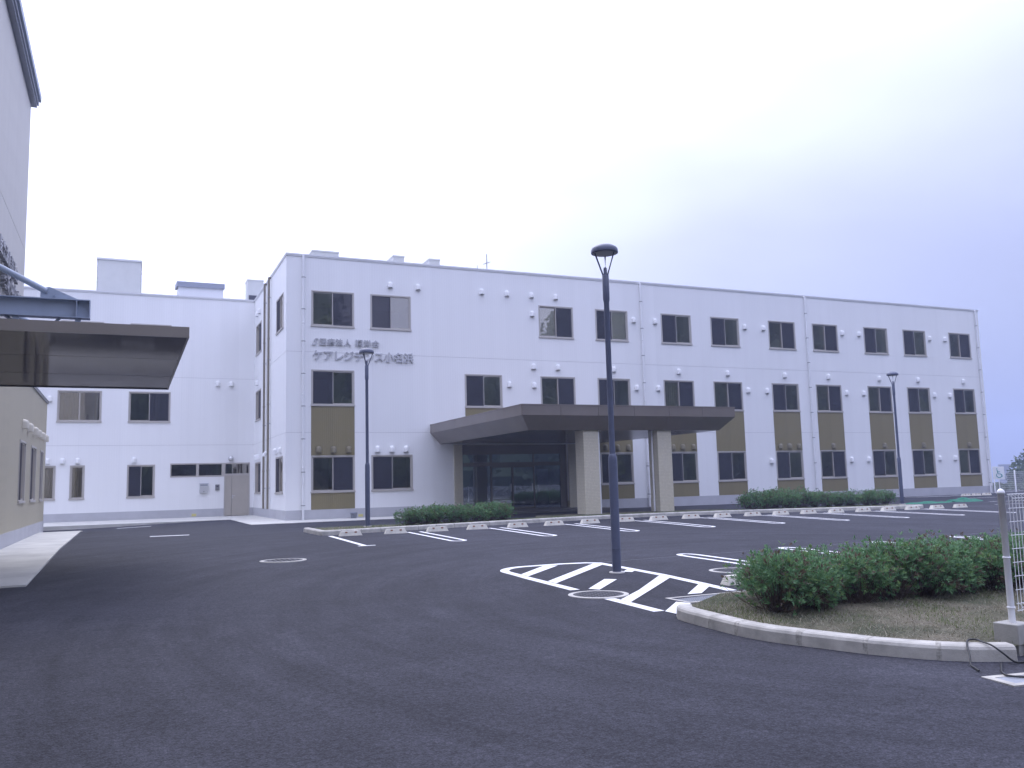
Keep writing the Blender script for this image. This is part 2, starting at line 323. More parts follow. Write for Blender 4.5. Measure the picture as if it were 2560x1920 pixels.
def soil_mat():
    m = mat('dry_turf', (0.33, 0.27, 0.17), 0.95); t = m.node_tree; b = t.nodes['Principled BSDF']; L = t.links.new
    co = t.nodes.new('ShaderNodeTexCoord')
    n = t.nodes.new('ShaderNodeTexNoise'); n.inputs['Scale'].default_value = 1.6; n.inputs['Detail'].default_value = 6; L(co.outputs['Object'], n.inputs['Vector'])
    n2 = t.nodes.new('ShaderNodeTexNoise'); n2.inputs['Scale'].default_value = 28; n2.inputs['Detail'].default_value = 4; L(co.outputs['Object'], n2.inputs['Vector'])
    r = t.nodes.new('ShaderNodeValToRGB'); r.color_ramp.elements[0].position = 0.36; r.color_ramp.elements[1].position = 0.60
    r.color_ramp.elements[0].color = (0.075, 0.085, 0.04, 1); r.color_ramp.elements[1].color = (0.20, 0.18, 0.125, 1)
    L(n.outputs[0], r.inputs[0])
    mx = t.nodes.new('ShaderNodeMix'); mx.data_type = 'RGBA'; mx.blend_type = 'MULTIPLY'; mx.inputs[0].default_value = 1
    r2 = t.nodes.new('ShaderNodeValToRGB'); r2.color_ramp.elements[0].position = 0.3; r2.color_ramp.elements[1].position = 0.7
    r2.color_ramp.elements[0].color = (0.45, 0.42, 0.38, 1); r2.color_ramp.elements[1].color = (1.0, 1.0, 1.0, 1); L(n2.outputs[0], r2.inputs[0])
    L(r.outputs[0], mx.inputs[6]); L(r2.outputs[0], mx.inputs[7]); L(mx.outputs[2], b.inputs['Base Color'])
    bp = t.nodes.new('ShaderNodeBump'); bp.inputs['Strength'].default_value = 0.9; bp.inputs['Distance'].default_value = 0.03
    L(n2.outputs[0], bp.inputs['Height']); L(bp.outputs[0], b.inputs['Normal']); return m
M_soil = soil_mat()
M_terr = mat('rough_grass', (0.08, 0.10, 0.04), 0.95, col2=(0.13, 0.12, 0.06), nscale=0.05)

def tile_mat():
    m = mat('mosaic_tile', (0.56, 0.52, 0.40), 0.45); t = m.node_tree; b = t.nodes['Principled BSDF']; L = t.links.new
    co = t.nodes.new('ShaderNodeTexCoord'); sp = t.nodes.new('ShaderNodeSeparateXYZ'); L(co.outputs['Object'], sp.inputs[0])
    ad = t.nodes.new('ShaderNodeMath'); L(sp.outputs[0], ad.inputs[0]); L(sp.outputs[1], ad.inputs[1])
    cb = t.nodes.new('ShaderNodeCombineXYZ'); L(ad.outputs[0], cb.inputs[0]); L(sp.outputs[2], cb.inputs[1])
    br = t.nodes.new('ShaderNodeTexBrick'); br.offset = 0.0; br.inputs['Scale'].default_value = 1.0
    br.inputs['Brick Width'].default_value = 0.052; br.inputs['Row Height'].default_value = 0.052; br.inputs['Mortar Size'].default_value = 0.0035
    br.inputs['Color1'].default_value = (0.64, 0.59, 0.45, 1); br.inputs['Color2'].default_value = (0.58, 0.53, 0.39, 1); br.inputs['Mortar'].default_value = (0.40, 0.37, 0.30, 1)
    L(cb.outputs[0], br.inputs['Vector']); L(br.outputs[0], b.inputs['Base Color'])
    bp = t.nodes.new('ShaderNodeBump'); bp.invert = True; bp.inputs['Strength'].default_value = 0.5; bp.inputs['Distance'].default_value = 0.004
    L(br.outputs['Fac'], bp.inputs['Height']); L(bp.outputs[0], b.inputs['Normal']); return m
M_tile = tile_mat()

def glass_mat(name, refl=0.24, tint=(0.78, 0.80, 0.80), gcol=(1.0, 0.95, 0.86)):
    m = bpy.data.materials.new(name); m.use_nodes = True; t = m.node_tree; t.nodes.clear(); L = t.links.new
    o = t.nodes.new('ShaderNodeOutputMaterial'); tr = t.nodes.new('ShaderNodeBsdfTransparent'); tr.inputs[0].default_value = (*tint, 1)
    gl = t.nodes.new('ShaderNodeBsdfGlossy'); gl.inputs['Color'].default_value = (*gcol, 1); gl.inputs['Roughness'].default_value = 0.015
    fr = t.nodes.new('ShaderNodeFresnel'); fr.inputs[0].default_value = 1.5
    ad = t.nodes.new('ShaderNodeMath'); ad.inputs[1].default_value = refl - 0.04; ad.use_clamp = True; L(fr.outputs[0], ad.inputs[0])
    # gentle waviness of float glass
    co = t.nodes.new('ShaderNodeTexCoord'); n = t.nodes.new('ShaderNodeTexNoise'); n.inputs['Scale'].default_value = 1.3; L(co.outputs['Object'], n.inputs['Vector'])
    bp = t.nodes.new('ShaderNodeBump'); bp.inputs['Strength'].default_value = 0.04; bp.inputs['Distance'].default_value = 0.02; L(n.outputs[0], bp.inputs['Height']); L(bp.outputs[0], gl.inputs['Normal'])
    mx = t.nodes.new('ShaderNodeMixShader'); L(ad.outputs[0], mx.inputs[0]); L(tr.outputs[0], mx.inputs[1]); L(gl.outputs[0], mx.inputs[2]); L(mx.outputs[0], o.inputs[0]); return m
M_glass = glass_mat('window_glass', 0.27)
M_glass_d = glass_mat('entrance_glass', 0.30, tint=(0.42, 0.45, 0.52), gcol=(0.78, 0.86, 1.0))

def screen_mat():
    m = bpy.data.materials.new('insect_screen_mesh'); m.use_nodes = True; t = m.node_tree; t.nodes.clear(); L = t.links.new
    o = t.nodes.new('ShaderNodeOutputMaterial'); tr = t.nodes.new('ShaderNodeBsdfTransparent'); df = t.nodes.new('ShaderNodeBsdfDiffuse'); df.inputs[0].default_value = (0.060, 0.060, 0.078, 1)
    mx = t.nodes.new('ShaderNodeMixShader'); mx.inputs[0].default_value = 0.66; L(tr.outputs[0], mx.inputs[1]); L(df.outputs[0], mx.inputs[2]); L(mx.outputs[0], o.inputs[0]); return m
M_screen = screen_mat()

# ------------------------------------------------------------------ ground
def ss(t):
    t = min(max(t, 0), 1); return t*t*(3-2*t)
def g(X, Y):
    z = -0.018*max(0, 23-Y) - 0.0025*min(max(X-5, 0), 22)
    z += 0.05*math.exp(-((X-16)/6.5)**2)*ss((Y-14)/8)*ss((36-Y)/6)
    z -= 0.15*ss((4-X)/6.7)*ss((Y-33)/4)
    return z

def sheet(name, xs, ys, fn, m):
    b = MB(); V = [(x, y, fn(x, y)) for y in ys for x in xs]; nx = len(xs)
    F = [(j*nx+i, j*nx+i+1, (j+1)*nx+i+1, (j+1)*nx+i) for j in range(len(ys)-1) for i in range(nx-1)]
    b.add(V, F, 0, True); return b.build(name, m)
def lin(a, b, n): return [a + (b-a)*i/n for i in range(n+1)]
asph = tag(sheet('asphalt', lin(-30, 58, 88), lin(-24, 60, 84), g, M_asph), kind='structure')

def crest(x): return 31 - 13*ss((x-22)/20) + 23*ss((x-54)/24)
def terr(x, y):
    z = -0.75 - 5.5*ss((x-56)/14) - 5.5*ss((y-62)/30)
    if y < -26: z += crest(x)*0.72*ss((-26-y)/34)
    return z
txs = [-900, -600, -300, -120, -60] + lin(-40, 220, 65) + [240, 280, 400, 600, 900]
tys = [-900, -600, -300, -160, -110] + lin(-90, 110, 50) + [150, 250, 400, 600, 900]
tag(sheet('terrain', txs, tys, terr, M_terr), kind='structure')

def strip(pts, w, m, name='parking_line', dz=0.004, parent=asph):
    """painted line of width w along world xy points, draped on the ground"""
    P = [Vector((a, b_, 0)) for a, b_ in pts]
    # resample
    Q = [P[0]]
    for a, b_ in zip(P, P[1:]):
        n = max(1, int((b_-a).length/0.8))
        for i in range(1, n+1): Q.append(a + (b_-a)*i/n)
    b = MB(); k = len(Q); V = []
    for i, a in enumerate(Q):
        t0 = (Q[i]-Q[i-1]).normalized() if i else (Q[1]-Q[0]).normalized()
        t1 = (Q[i+1]-Q[i]).normalized() if i < k-1 else t0
        n0 = Vector((-t0.y, t0.x, 0)); n1 = Vector((-t1.y, t1.x, 0)); n = (n0+n1).normalized(); sc_ = 1/max(.4, n.dot(n0))
        for s_ in (-1, 1):
            c = a + n*s_*w/2*sc_; V.append((c.x, c.y, g(c.x, c.y)+dz))
    b.add(V, [(2*i, 2*i+2, 2*i+3, 2*i+1) for i in range(k-1)])
    return b.build(name, m, parent)
def poly(pts, m, name, dz=0.006, parent=asph):
    b = MB(); b.add([(x, y, g(x, y)+dz) for x, y in pts], [tuple(range(len(pts)))]); return b.build(name, m, parent)

# parking bays along the building kerb
PB = 2.41
strip([(4.93, 23.0), (4.97, 19.5)], 0.12, M_paint); strip([(4.80, 19.45), (5.20, 19.45)], 0.12, M_paint, dz=0.008)
for k in range(1, 10):
    x = 4.84 + PB*k; h = 0.17; y0 = 19.42
    arc = [(x-h, 23.05)] + [(x-h*math.cos(a), y0+0.20-0.20*math.sin(a)) for a in lin(0, math.pi, 8)] + [(x+h, 23.05)]
    strip(arc, 0.10, M_paint)
# parking bays backing onto the near hedge
for k in range(6):
    x = 9.75 + 2.45*k; h = 0.17; y0 = 14.05
    arc = [(x-h, 9.5)] + [(x-h*math.cos(a), y0-0.3+0.3*math.sin(a)) for a in lin(0, math.pi, 10)] + [(x+h, 9.5)]
    strip(arc, 0.11, M_paint)
M_chalk = mat('chalk_line', (0.16, 0.16, 0.18), 0.9, noise=0.4, nscale=20)
strip([(7.7, 13.62), (11.8, 13.90), (20.0, 14.45)], 0.025, M_chalk, 'chalk_line', 0.002)
# far right bays in front of the building end
strip([(37.6, 30.5), (41.0, 30.2)], 0.15, M_paint)
for k in range(5): strip([(39.0+0.75*k, 34.9-0.1*k), (39.9+0.75*k, 34.2-0.1*k)], 0.25, M_paint, 'hatch_stripe')
strip([(31.2, 23.6), (34.2, 23.5)], 0.1, M_paint); strip([(34.0, 26.0), (37.0, 25.8)], 0.1, M_paint)
strip([(0.66, 27.40), (1.72, 27.28)], 0.30, M_paint); strip([(-0.3, 37.9), (0.95, 37.7)], 0.25, M_paint)
# hatched no-parking zone round the near lamp
h_out = [(5.64, 8.62), (5.64, 9.80)]
strip([(5.66, 8.66), (5.66, 9.80)], 0.15, M_paint, 'hatch_outline'); 
ol = [(5.66, 10.72), (5.66, 12.2), (5.68, 12.75)] + [(6.30-0.62*math.cos(a), 13.05+0.66*math.sin(a)) for a in lin(R(8), R(88), 8)] + [(7.0, 13.74), (7.45, 13.66)] + \
     [(7.62, 13.50), (7.62, 12.5), (7.61, 11.5), (7.52, 10.4), (7.44, 9.60)]
strip(ol, 0.15, M_paint, 'hatch_outline')
for pts in ([(5.75,12.70),(5.75,12.42),(6.82,13.52),(6.62,13.64)], [(5.74,11.72),(5.74,11.45),(7.56,13.25),(7.54,13.52)],
            [(5.86,10.70),(5.95,10.55),(6.72,11.38),(6.58,11.51)], [(7.30,12.16),(7.40,12.05),(7.56,12.21),(7.55,12.43)],
            [(5.73,9.63),(5.73,9.39),(6.47,10.12),(7.53,11.17),(7.55,11.49),(6.39,10.25)],
            [(6.72,9.60),(6.93,9.58),(7.46,10.11),(7.46,10.36)], [(5.70,8.60),(5.72,8.34),(6.31,8.95),(6.22,9.13)]):
    poly(pts, M_paint, 'hatch_stripe', 0.008)

# concrete apron slabs
def slab(name, x0, x1, y0, y1, ztop, th, m, n=8):
    b = MB(); ys = lin(y0, y1, n)
    V = []
    for y in ys:
        for x in (x0, x1): V.append((x, y, ztop(x, y)))
    for y in ys:
        for x in (x0, x1): V.append((x, y, ztop(x, y)-th))
    F = []; k = 2*(n+1)
    for i in range(n):
        F += [(2*i, 2*i+1, 2*i+3, 2*i+2), (k+2*i, k+2*i+2, k+2*i+3, k+2*i+1), (2*i, 2*i+2, k+2*i+2, k+2*i), (2*i+1, k+2*i+1, k+2*i+3, 2*i+3)]
    F += [(0, k, k+1, 1), (2*n, 2*n+1, k+2*n+1, k+2*n)]
    b.add(V, F); return b.build(name, m)
pav = lambda x, y: max(g(x, y), -0.2) + 0.03
for (y0, y1) in ((15.5, 21.35), (21.362, 28.4), (28.412, 34.9)):
    tag(slab('pavement', -2.66, -1.38, y0, y1, pav, 0.35, M_apron), kind='structure')
flat0 = lambda x, y: 0.015
tag(slab('pavement', -9.0, 4.19, 39.85, 45.53, flat0, 0.5, M_apron), kind='structure')
tag(slab('pavement', 4.2, 5.87, 33.0, 45.53, flat0, 0.5, M_apron), kind='structure')
tag(slab('pavement', 5.88, 12.6, 33.1, 35.775, flat0, 0.5, M_apron), kind='structure')
tag(slab('entrance_platform', 12.62, 19.7, 33.2, 36.6, lambda x, y: 0.09, 0.5, M_platf), kind='structure')

# ------------------------------------------------------------------ kerbs and planted islands
def kerb_stone(path, w, zt, inner=1, th=0.34, m=M_kerb, parent=None, gr=0.0, name='kerb_stone'):
    """one kerb stone swept along a short path (front-top edge), rounded nose"""
    b = MB(); P = [Vector((a, c, 0)) for a, c in path]; k = len(P); rings = []
    for i, a in enumerate(P):
        t = (P[min(i+1, k-1)] - P[max(i-1, 0)]).normalized(); n = Vector((-t.y, t.x, 0))*inner
        z = zt(a.x, a.y)
        prof = [(-0.02, -th), (-0.004, -0.035), (0.010, -0.012), (0.035, 0.0), (w, 0.0), (w, -th)]
        rings.append([(a.x+n.x*(o-gr), a.y+n.y*(o-gr), z+dz+gr) for o, dz in prof])
    V = [v for r_ in rings for v in r_]; q = 6; F = []
    for i in range(k-1):
        for j in range(q-1):
            f = (i*q+j, i*q+j+1, (i+1)*q+j+1, (i+1)*q+j); F.append(f if inner < 0 else tuple(reversed(f)))
    F.append(tuple(range(q)) if inner > 0 else tuple(reversed(range(q)))); e = (k-1)*q
    F.append(tuple(reversed(range(e, e+q))) if inner > 0 else tuple(range(e, e+q)))
    b.add(V, F); return b.build(name, m, parent)
def along(pts, L0, gap, segs=None):
    """cut a polyline into stones"""
    P = [Vector((a, b_, 0)) for a, b_ in pts]; cum = [0]
    for a, b_ in zip(P, P[1:]): cum.append(cum[-1] + (b_-a).length)
    def at(s):
        for i in range(len(P)-1):
            if s <= cum[i+1] + 1e-6:
                u = (s-cum[i])/max(1e-6, cum[i+1]-cum[i]); q_ = P[i].lerp(P[i+1], u); return (q_.x, q_.y)
        return (P[-1].x, P[-1].y)
    s = 0; i = 0
    while s < cum[-1] - 0.08:
        ln = segs[i] if segs and i < len(segs) else L0
        e = min(s+ln, cum[-1]); yield [at(s + gap/2 + (e-s-gap)*j/4) for j in range(5)]
        s = e; i += 1
def YK(x): return 23.42 + 1.5*max(0, 1-((x-16)/11.3)**2)
kerb_a = empty('kerb', (0, 0, 0), kind='structure')
ztop_a = lambda x, y: g(x, y) + 0.125
far_pts = [(4.78, 25.9), (4.78, 23.62), (4.84, 23.46), (5.0, YK(5.0))] + [(x, YK(x)) for x in lin(5.6, 27.0, 36)] + [(27.3, 23.6), (27.38, 23.9), (27.38, 25.6)]
for st in along(far_pts, 0.60, 0.012): kerb_stone(st, 0.15, ztop_a, 1, parent=kerb_a)
# island turf behind the far kerb
def turf(name, ring, zf, nsub=1):
    b = MB(); b.add([(x, y, zf(x, y)) for x, y in ring], [tuple(range(len(ring)))]); return b.build(name, M_soil)
xs_ = lin(4.92, 27.25, 30)
b = MB(); V = []
for x in xs_: V += [(x, min(YK(x)+0.14, 25.5), g(x, 24)+0.10), (x, 26.0 if x < 12.5 or x > 20.5 else 27.6, g(x, 25)+0.10)]
b.add(V, [(2*i, 2*i+2, 2*i+3, 2*i+1) for i in range(30)]); tag(b.build('turf_strip', M_soil), kind='structure')

kerb_n = empty('kerb', (0, 0, 0), kind='structure')
near_pts = [(5.66, 8.30), (5.58, 8.20), (5.53, 8.05), (5.52, 7.45), (5.52, 7.00), (5.60, 6.65), (5.76, 6.30), (5.96, 5.86), (6.13, 5.60), (6.32, 5.37), (6.55, 5.20), (6.84, 5.06)]
prev_end = None
for st in along(near_pts, 0.6, 0.014, [0.83, 0.42, 0.70, 0.60, 0.58, 0.62]):
    kerb_stone(st, 0.16, lambda x, y: g(x, y)+0.13, 1, parent=kerb_n)
    if prev_end:
        a_, b2 = Vector(prev_end), Vector(st[0]); dv = (b2-a_).normalized(); wd2 = random.uniform(.015, .035)
        kerb_stone([tuple(a_-dv*wd2), tuple(b2+dv*wd2*random.uniform(.5, 1.3))], 0.158, lambda x, y: g(x, y)+0.13, 1, m=M_mortar, parent=kerb_n, gr=-0.0015 if False else 0.0015, name='mortar_joint')
    prev_end = st[-1]
for st in along([(7.06, 5.00), (9.0, 5.02), (16, 5.7)], 0.6, 0.01): kerb_stone(st, 0.15, lambda x, y: g(x, y)+0.13, 1, parent=kerb_n)
for st in along([(14.0, 9.12), (6.62, 8.94), (5.74, 8.38)], 0.9, 0.008): kerb_stone(st, 0.13, lambda x, y: g(x, y)+0.055, 1, parent=kerb_n)
ring = [(5.66, 8.22), (5.66, 7.45), (5.66, 7.02), (5.74, 6.70), (5.89, 6.36), (6.09, 5.94), (6.25, 5.70), (6.43, 5.48), (6.64, 5.32), (6.90, 5.20), (8.0, 5.13), (9.0, 5.16), (16, 5.82), (14.0, 9.0), (6.66, 8.82), (5.78, 8.28)]
near_top = lambda x, y: g(x, y) + 0.10 + 0.02*math.sin(3*x)*math.sin(2.3*y)
b = MB(); cx, cy = 7.8, 7.0
# fan of rings so that the turf can undulate
V = [(cx, cy, near_top(cx, cy))]; nr = len(ring)
for rr in range(1, 6):
    u = rr/5
    for x, y in ring: V.append((cx+(x-cx)*u, cy+(y-cy)*u, near_top(cx+(x-cx)*u, cy+(y-cy)*u)))
F = [(0, 1+i, 1+(i+1) % nr) for i in range(nr)]
for rr in range(4):
    for i in range(nr):
        a = 1+rr*nr+i; c = 1+rr*nr+(i+1) % nr; F.append((a, a+nr, c+nr, c))
b.add(V, F, 0, True); tag(b.build('planting_bed', M_soil), kind='structure')

def inside(x, y, rg):
    c = False; j = len(rg)-1
    for i in range(len(rg)):
        if (rg[i][1] > y) != (rg[j][1] > y) and x < (rg[j][0]-rg[i][0])*(y-rg[i][1])/(rg[j][1]-rg[i][1])+rg[i][0]: c = not c
        j = i
    return c
def blades(name, label, n, m, sample, hmin, hmax, lay, w=0.004):
    rng = random.Random(hash(name) % 1000); b = MB(); V = []; F = []
    while len(F) < n:
        p = sample(rng)
        if p is None: continue
        x, y, z = p; a = rng.uniform(0, 6.283); h = rng.uniform(hmin, hmax); le = rng.uniform(0.2, lay)*h
        dx, dy = math.cos(a)*le, math.sin(a)*le; px, py = -math.sin(a)*w, math.cos(a)*w; i = len(V)
        hz = h*rng.uniform(0.3, 1.0)
        V += [(x-px, y-py, z), (x+px, y+py, z), (x+dx, y+dy, z+hz)]; F.append((i, i+1, i+2))
    b.add(V, F); o = b.build(name, m); tag(o, label, 'grass', kind='stuff'); return o
def patch(x, y): return math.sin(2.1*x+1.3)*math.sin(1.7*y+0.4) + 0.6*math.sin(5.3*x-2.2*y)
def samp_dry(r):
    x, y = r.uniform(5.6, 10.5), r.uniform(5.05, 9.0)
    return (x, y, near_top(x, y)-0.005) if inside(x, y, ring) else None
def samp_grn(r):
    x, y = r.uniform(5.6, 10.5), r.uniform(5.05, 9.0)
    if not inside(x, y, ring) or patch(x, y) + (1.2 if (x < 6.1 and y > 6.0) else 0) < 0.35 + r.uniform(-.4, .4): return None
    return (x, y, near_top(x, y)-0.005)
blades('dry_grass', 'short dry straw-coloured grass covering the near planting bed', 16000, M_dryg, samp_dry, 0.025, 0.06, 2.2)
blades('green_grass', 'green grass tufts along the near planting bed kerb', 7000, M_grng, samp_grn, 0.02, 0.055, 1.2)
def samp_far(r):
    x = r.uniform(5.0, 27.2); y = r.uniform(YK(x)+0.15, 26.0); return (x, y, g(x, 24.5)+0.09)
blades('lawn_grass', 'thin green lawn on the long kerbed strip before the building', 14000, M_grng, samp_far, 0.03, 0.07, 0.8, 0.008)

# ------------------------------------------------------------------ generic building pieces
def wall_panel(x0, x1, z0, z1, holes, depth=0.14, edge=0.03):
    """wall sheet facing -Y at y=0 with rectangular openings and reveals"""
    xs = sorted({x0, x1, *[h[0] for h in holes], *[h[1] for h in holes]}); zs = sorted({z0, z1, *[h[2] for h in holes], *[h[3] for h in holes]})
    xs = [x for x in xs if x0 <= x <= x1]; zs = [z for z in zs if z0 <= z <= z1]; b = MB()
    for i in range(len(xs)-1):
        # merge vertical runs
        run = None
        for j in range(len(zs)-1):
            cx_, cz_ = (xs[i]+xs[i+1])/2, (zs[j]+zs[j+1])/2
            hole = any(h[0] < cx_ < h[1] and h[2] < cz_ < h[3] for h in holes)
            if not hole: b.quad((xs[i],0,zs[j]), (xs[i+1],0,zs[j]), (xs[i+1],0,zs[j+1]), (xs[i],0,zs[j+1]))
    for h in holes:
        a, c, e, f = max(h[0], x0), min(h[1], x1), max(h[2], z0), min(h[3], z1)
        if a >= c or e >= f: continue
        if h[0] >= x0: b.quad((a,0,e), (a,0,f), (a,depth,f), (a,depth,e))
        if h[1] <= x1: b.quad((c,0,f), (c,0,e), (c,depth,e), (c,depth,f))
        if h[2] >= z0: b.quad((c,0,e), (a,0,e), (a,depth,e), (c,depth,e))
        if h[3] <= z1: b.quad((a,0,f), (c,0,f), (c,depth,f), (a,depth,f))
    b.quad((x0,0,z0), (x0,edge,z0), (x1,edge,z0), (x1,0,z0)); b.quad((x0,0,z1), (x1,0,z1), (x1,edge,z1), (x0,edge,z1))
    b.quad((x0,0,z0), (x0,0,z1), (x0,edge,z1), (x0,edge,z0)); b.quad((x1,0,z0), (x1,edge,z0), (x1,edge,z1), (x1,0,z1))
    return b

WCACHE = {}
def window_meshes(w, h, kind):
    key = (round(w, 3), round(h, 3), kind)
    if key in WCACHE: return WCACHE[key]
    fr = 0.055; b = MB()
    y0, y1 = -0.018, 0.10
    b.cbox(0, w, y0, y1, h-fr, h, 0.004); b.box(0, fr, y0, y1, fr+.015, h-fr); b.box(w-fr, w, y0, y1, fr+.015, h-fr)
    b.cbox(-0.02, w+0.02, y0-0.03, y1, 0, fr+0.015, 0.004)          # sill with drip
    D_ = {'window': b.mesh('window', M_frame)}
    if kind == 'slide':
        mid = w/2
        def sash(x0, x1, y, brail):
            s_ = MB(); st = 0.046
            s_.box(x0, x0+st, y, y+.03, fr+.015, h-fr); s_.box(x1-st, x1, y, y+.03, fr+.015, h-fr)
            s_.box(x0+st, x1-st, y, y+.03, h-fr-st, h-fr); s_.box(x0+st, x1-st, y, y+.03, fr+.015, fr+.015+brail); return s_
        D_['sash'] = [sash(fr, mid+.028, .055, .06).mesh('sash', M_frame), sash(mid-.028, w-fr, .02, .06).mesh('sash', M_frame)]
        D_['pane'] = []
        for x0, x1, y in ((fr+.044, mid-.016, .07), (mid+.016, w-fr-.044, .035)):
            p = MB(); p.quad((x0, y, fr+.05), (x1, y, fr+.05), (x1, y, h-fr-.036), (x0, y, h-fr-.036)); D_['pane'].append(p.mesh('pane', M_glass))
        D_['insect_screen'] = []
        for x0, x1 in ((fr, mid+.015), (mid-.015, w-fr)):
            y = -0.004; s_ = MB(); st = 0.022
            s_.box(x0, x0+st, y, y+.018, fr+.015, h-fr); s_.box(x1-st, x1, y, y+.018, fr+.015, h-fr); s_.box(x0+st, x1-st, y, y+.018, h-fr-st, h-fr); s_.box(x0+st, x1-st, y, y+.018, fr+.015, fr+.04)
            s_.quad((x0+st, y+.009, fr+.04), (x1-st, y+.009, fr+.04), (x1-st, y+.009, h-fr-st), (x0+st, y+.009, h-fr-st), 1)
            D_['insect_screen'].append(s_.mesh('insect_screen', [M_frame, M_screen]))
    else:
        s_ = MB(); st = 0.05; y = .02
        s_.box(fr, fr+st, y, y+.035, fr+.015, h-fr); s_.box(w-fr-st, w-fr, y, y+.035, fr+.015, h-fr); s_.box(fr+st, w-fr-st, y, y+.035, h-fr-st, h-fr); s_.box(fr+st, w-fr-st, y, y+.035, fr+.015, fr+.015+st)
        D_['sash'] = [s_.mesh('sash', M_frame)]
        p = MB(); p.quad((fr+st, y+.018, fr+.06), (w-fr-st, y+.018, fr+.06), (w-fr-st, y+.018, h-fr-st), (fr+st, y+.018, h-fr-st)); D_['pane'] = [p.mesh('pane', M_glass)]
        D_['insect_screen'] = []
    c = MB(); n = 22; V = []
    for i in range(n+1):
        x = 0.06 + (w*0.46)*i/n; y = 0.17 + 0.025*math.sin(i*1.9); V += [(x, y, 0.03), (x, y, h-0.06)]
    c.add(V, [(2*i, 2*i+2, 2*i+3, 2*i+1) for i in range(n)], 0, True); D_['curtain'] = c.mesh('curtain', M_curt)
    bl = MB(); bl.box(0.06, w-0.06, 0.15, 0.155, h*0.58, h-0.03); D_['blind'] = bl.mesh('blind', M_blind)
    for nm, xa_, xb_ in (('blind_left', .07, w/2-.02), ('blind_right', w/2+.02, w-.07)):
        hb = MB(); hb.box(xa_, xb_, 0.12, 0.124, 0.05, h-0.06); D_[nm] = hb.mesh('blind', M_blind)
    WCACHE[key] = D_; return D_

def add_window(parent, loc, rz, w, h, kind='slide', screen=None, inside_=None):
    """loc is relative to the parent"""
    D_ = window_meshes(w, h, kind); o = inst('window', D_['window'], parent, loc, rz)
    for i, s_ in enumerate(D_['sash']): inst('sash', s_, o); inst('pane', D_['pane'][i], o)
    if screen is not None and D_['insect_screen']: inst('insect_screen', D_['insect_screen'][screen], o)
    if inside_: inst(inside_.split('_')[0], D_[inside_], o)
    return o

def hood_mesh(m):
    b = MB(); n = 10; r = 0.11; h = 0.16; V = []; F = []
    rings = [(r, -0.13, 1.0), (r, 0.03, 1.0)] + [(r, 0.03+r*math.sin(a)*0.95, math.cos(a)) for a in lin(R(20), R(85), 4)]
    for rr, z, s_ in rings:
        for j in range(n+1):
            a = math.pi*j/n; V.append((-math.cos(a)*rr*s_, -math.sin(a)*rr*s_*1.35 - 0.012, z))
    for i in range(len(rings)-1):
        for j in range(n): F.append((i*(n+1)+j, i*(n+1)+j+1, (i+1)*(n+1)+j+1, (i+1)*(n+1)+j))
    b.add(V, F, 0, True); b.add(V[-(n+1):], [tuple(range(n+1))], 0)
    b.add([(x*0.9, y*0.9, z+0.012) for x, y, z in V[:n+1]], [tuple(reversed(range(n+1)))], 1)
    b.box(-0.125, 0.125, -0.014, 0.004, -0.14, 0.15)
    return b.mesh('vent_hood', [m, M_grille])
HOOD = {k: hood_mesh(m) for k, m in (('w', M_vent), ('b', M_vent_b), ('y', M_vent_y))}

def downpipe(parent, loc, zt, zb, m, rz=0, r=0.05, step=1.35, hopper=True):
    b = MB(); b.tube([(0, -0.10, zt), (0, -0.10, zb)], r, 12)
    for z in (zt-2.9, zt-5.9, zt-8.9):
        if z > zb+.3: b.lathe([(r+.001, 0), (r+.008, .005), (r+.008, .075), (r+.001, .08)], 12, (0, -0.10, z))
    if hopper: b.tube([(0, 0.0, zt-0.02), (0, -0.07, zt-0.02), (0, -0.10, zt-0.08)], r, 12)
    o = b.build('downpipe', m, parent, loc, rz)
    c = MB(); c.lathe([(r+.001, 0), (r+.011, 0), (r+.011, .03), (r+.001, .03)], 12, (0, -0.10, 0)); c.box(-.012, .012, -.05, 0.0, .004, .026); c.box(-r-.045, r+.045, -.105, -.095, .006, .024)
    me = c.mesh('pipe_clip', M_clip); z = zt - 0.95
    while z > zb+.15: inst('pipe_clip', me, o, (0, 0, z)); z -= step
    return o

def text_mesh(s, size, ext, off, m, shear=0.0):
    c = bpy.data.curves.new('t', 'FONT'); c.body = s; c.size = size; c.extrude = ext; c.offset = off; c.shear = shear; c.resolution_u = 3
    o = bpy.data.objects.new('t', c); COL.objects.link(o); bpy.context.view_layer.update()
    dg = bpy.context.evaluated_depsgraph_get(); me = bpy.data.meshes.new_from_object(o.evaluated_get(dg))
    bpy.data.objects.remove(o); bpy.data.curves.remove(c)
    me.materials.clear(); me.materials.append(m)
    # stand the text up: local XY -> XZ, facing -Y
    me.transform(Matrix.Rotation(R(90), 4, 'X')); me.update(); return me

# ------------------------------------------------------------------ the care home
D, XC, XR, DW, HP = 35.795, 5.883, 47.253, 45.547, 11.0
J1, J2, PL = 6.91, 3.56, 0.40
B0 = Vector((XC, D, 0))
home = empty('care_home_building', B0, 'long white three-storey care home with brown spandrel strips and bronze entrance canopy', 'building')
def bl(x, y, z): return (x-B0.x, y-B0.y, z-B0.z)
XW = [6.90, 9.42, 13.70, 17.46, 20.49, 24.24, 27.26, 31.01, 34.03, 37.78, 40.81, 44.56]; WW = 1.81
Z3, Z2, Z1 = (7.98, 9.53), (4.65, 6.175), (1.07, 2.605)
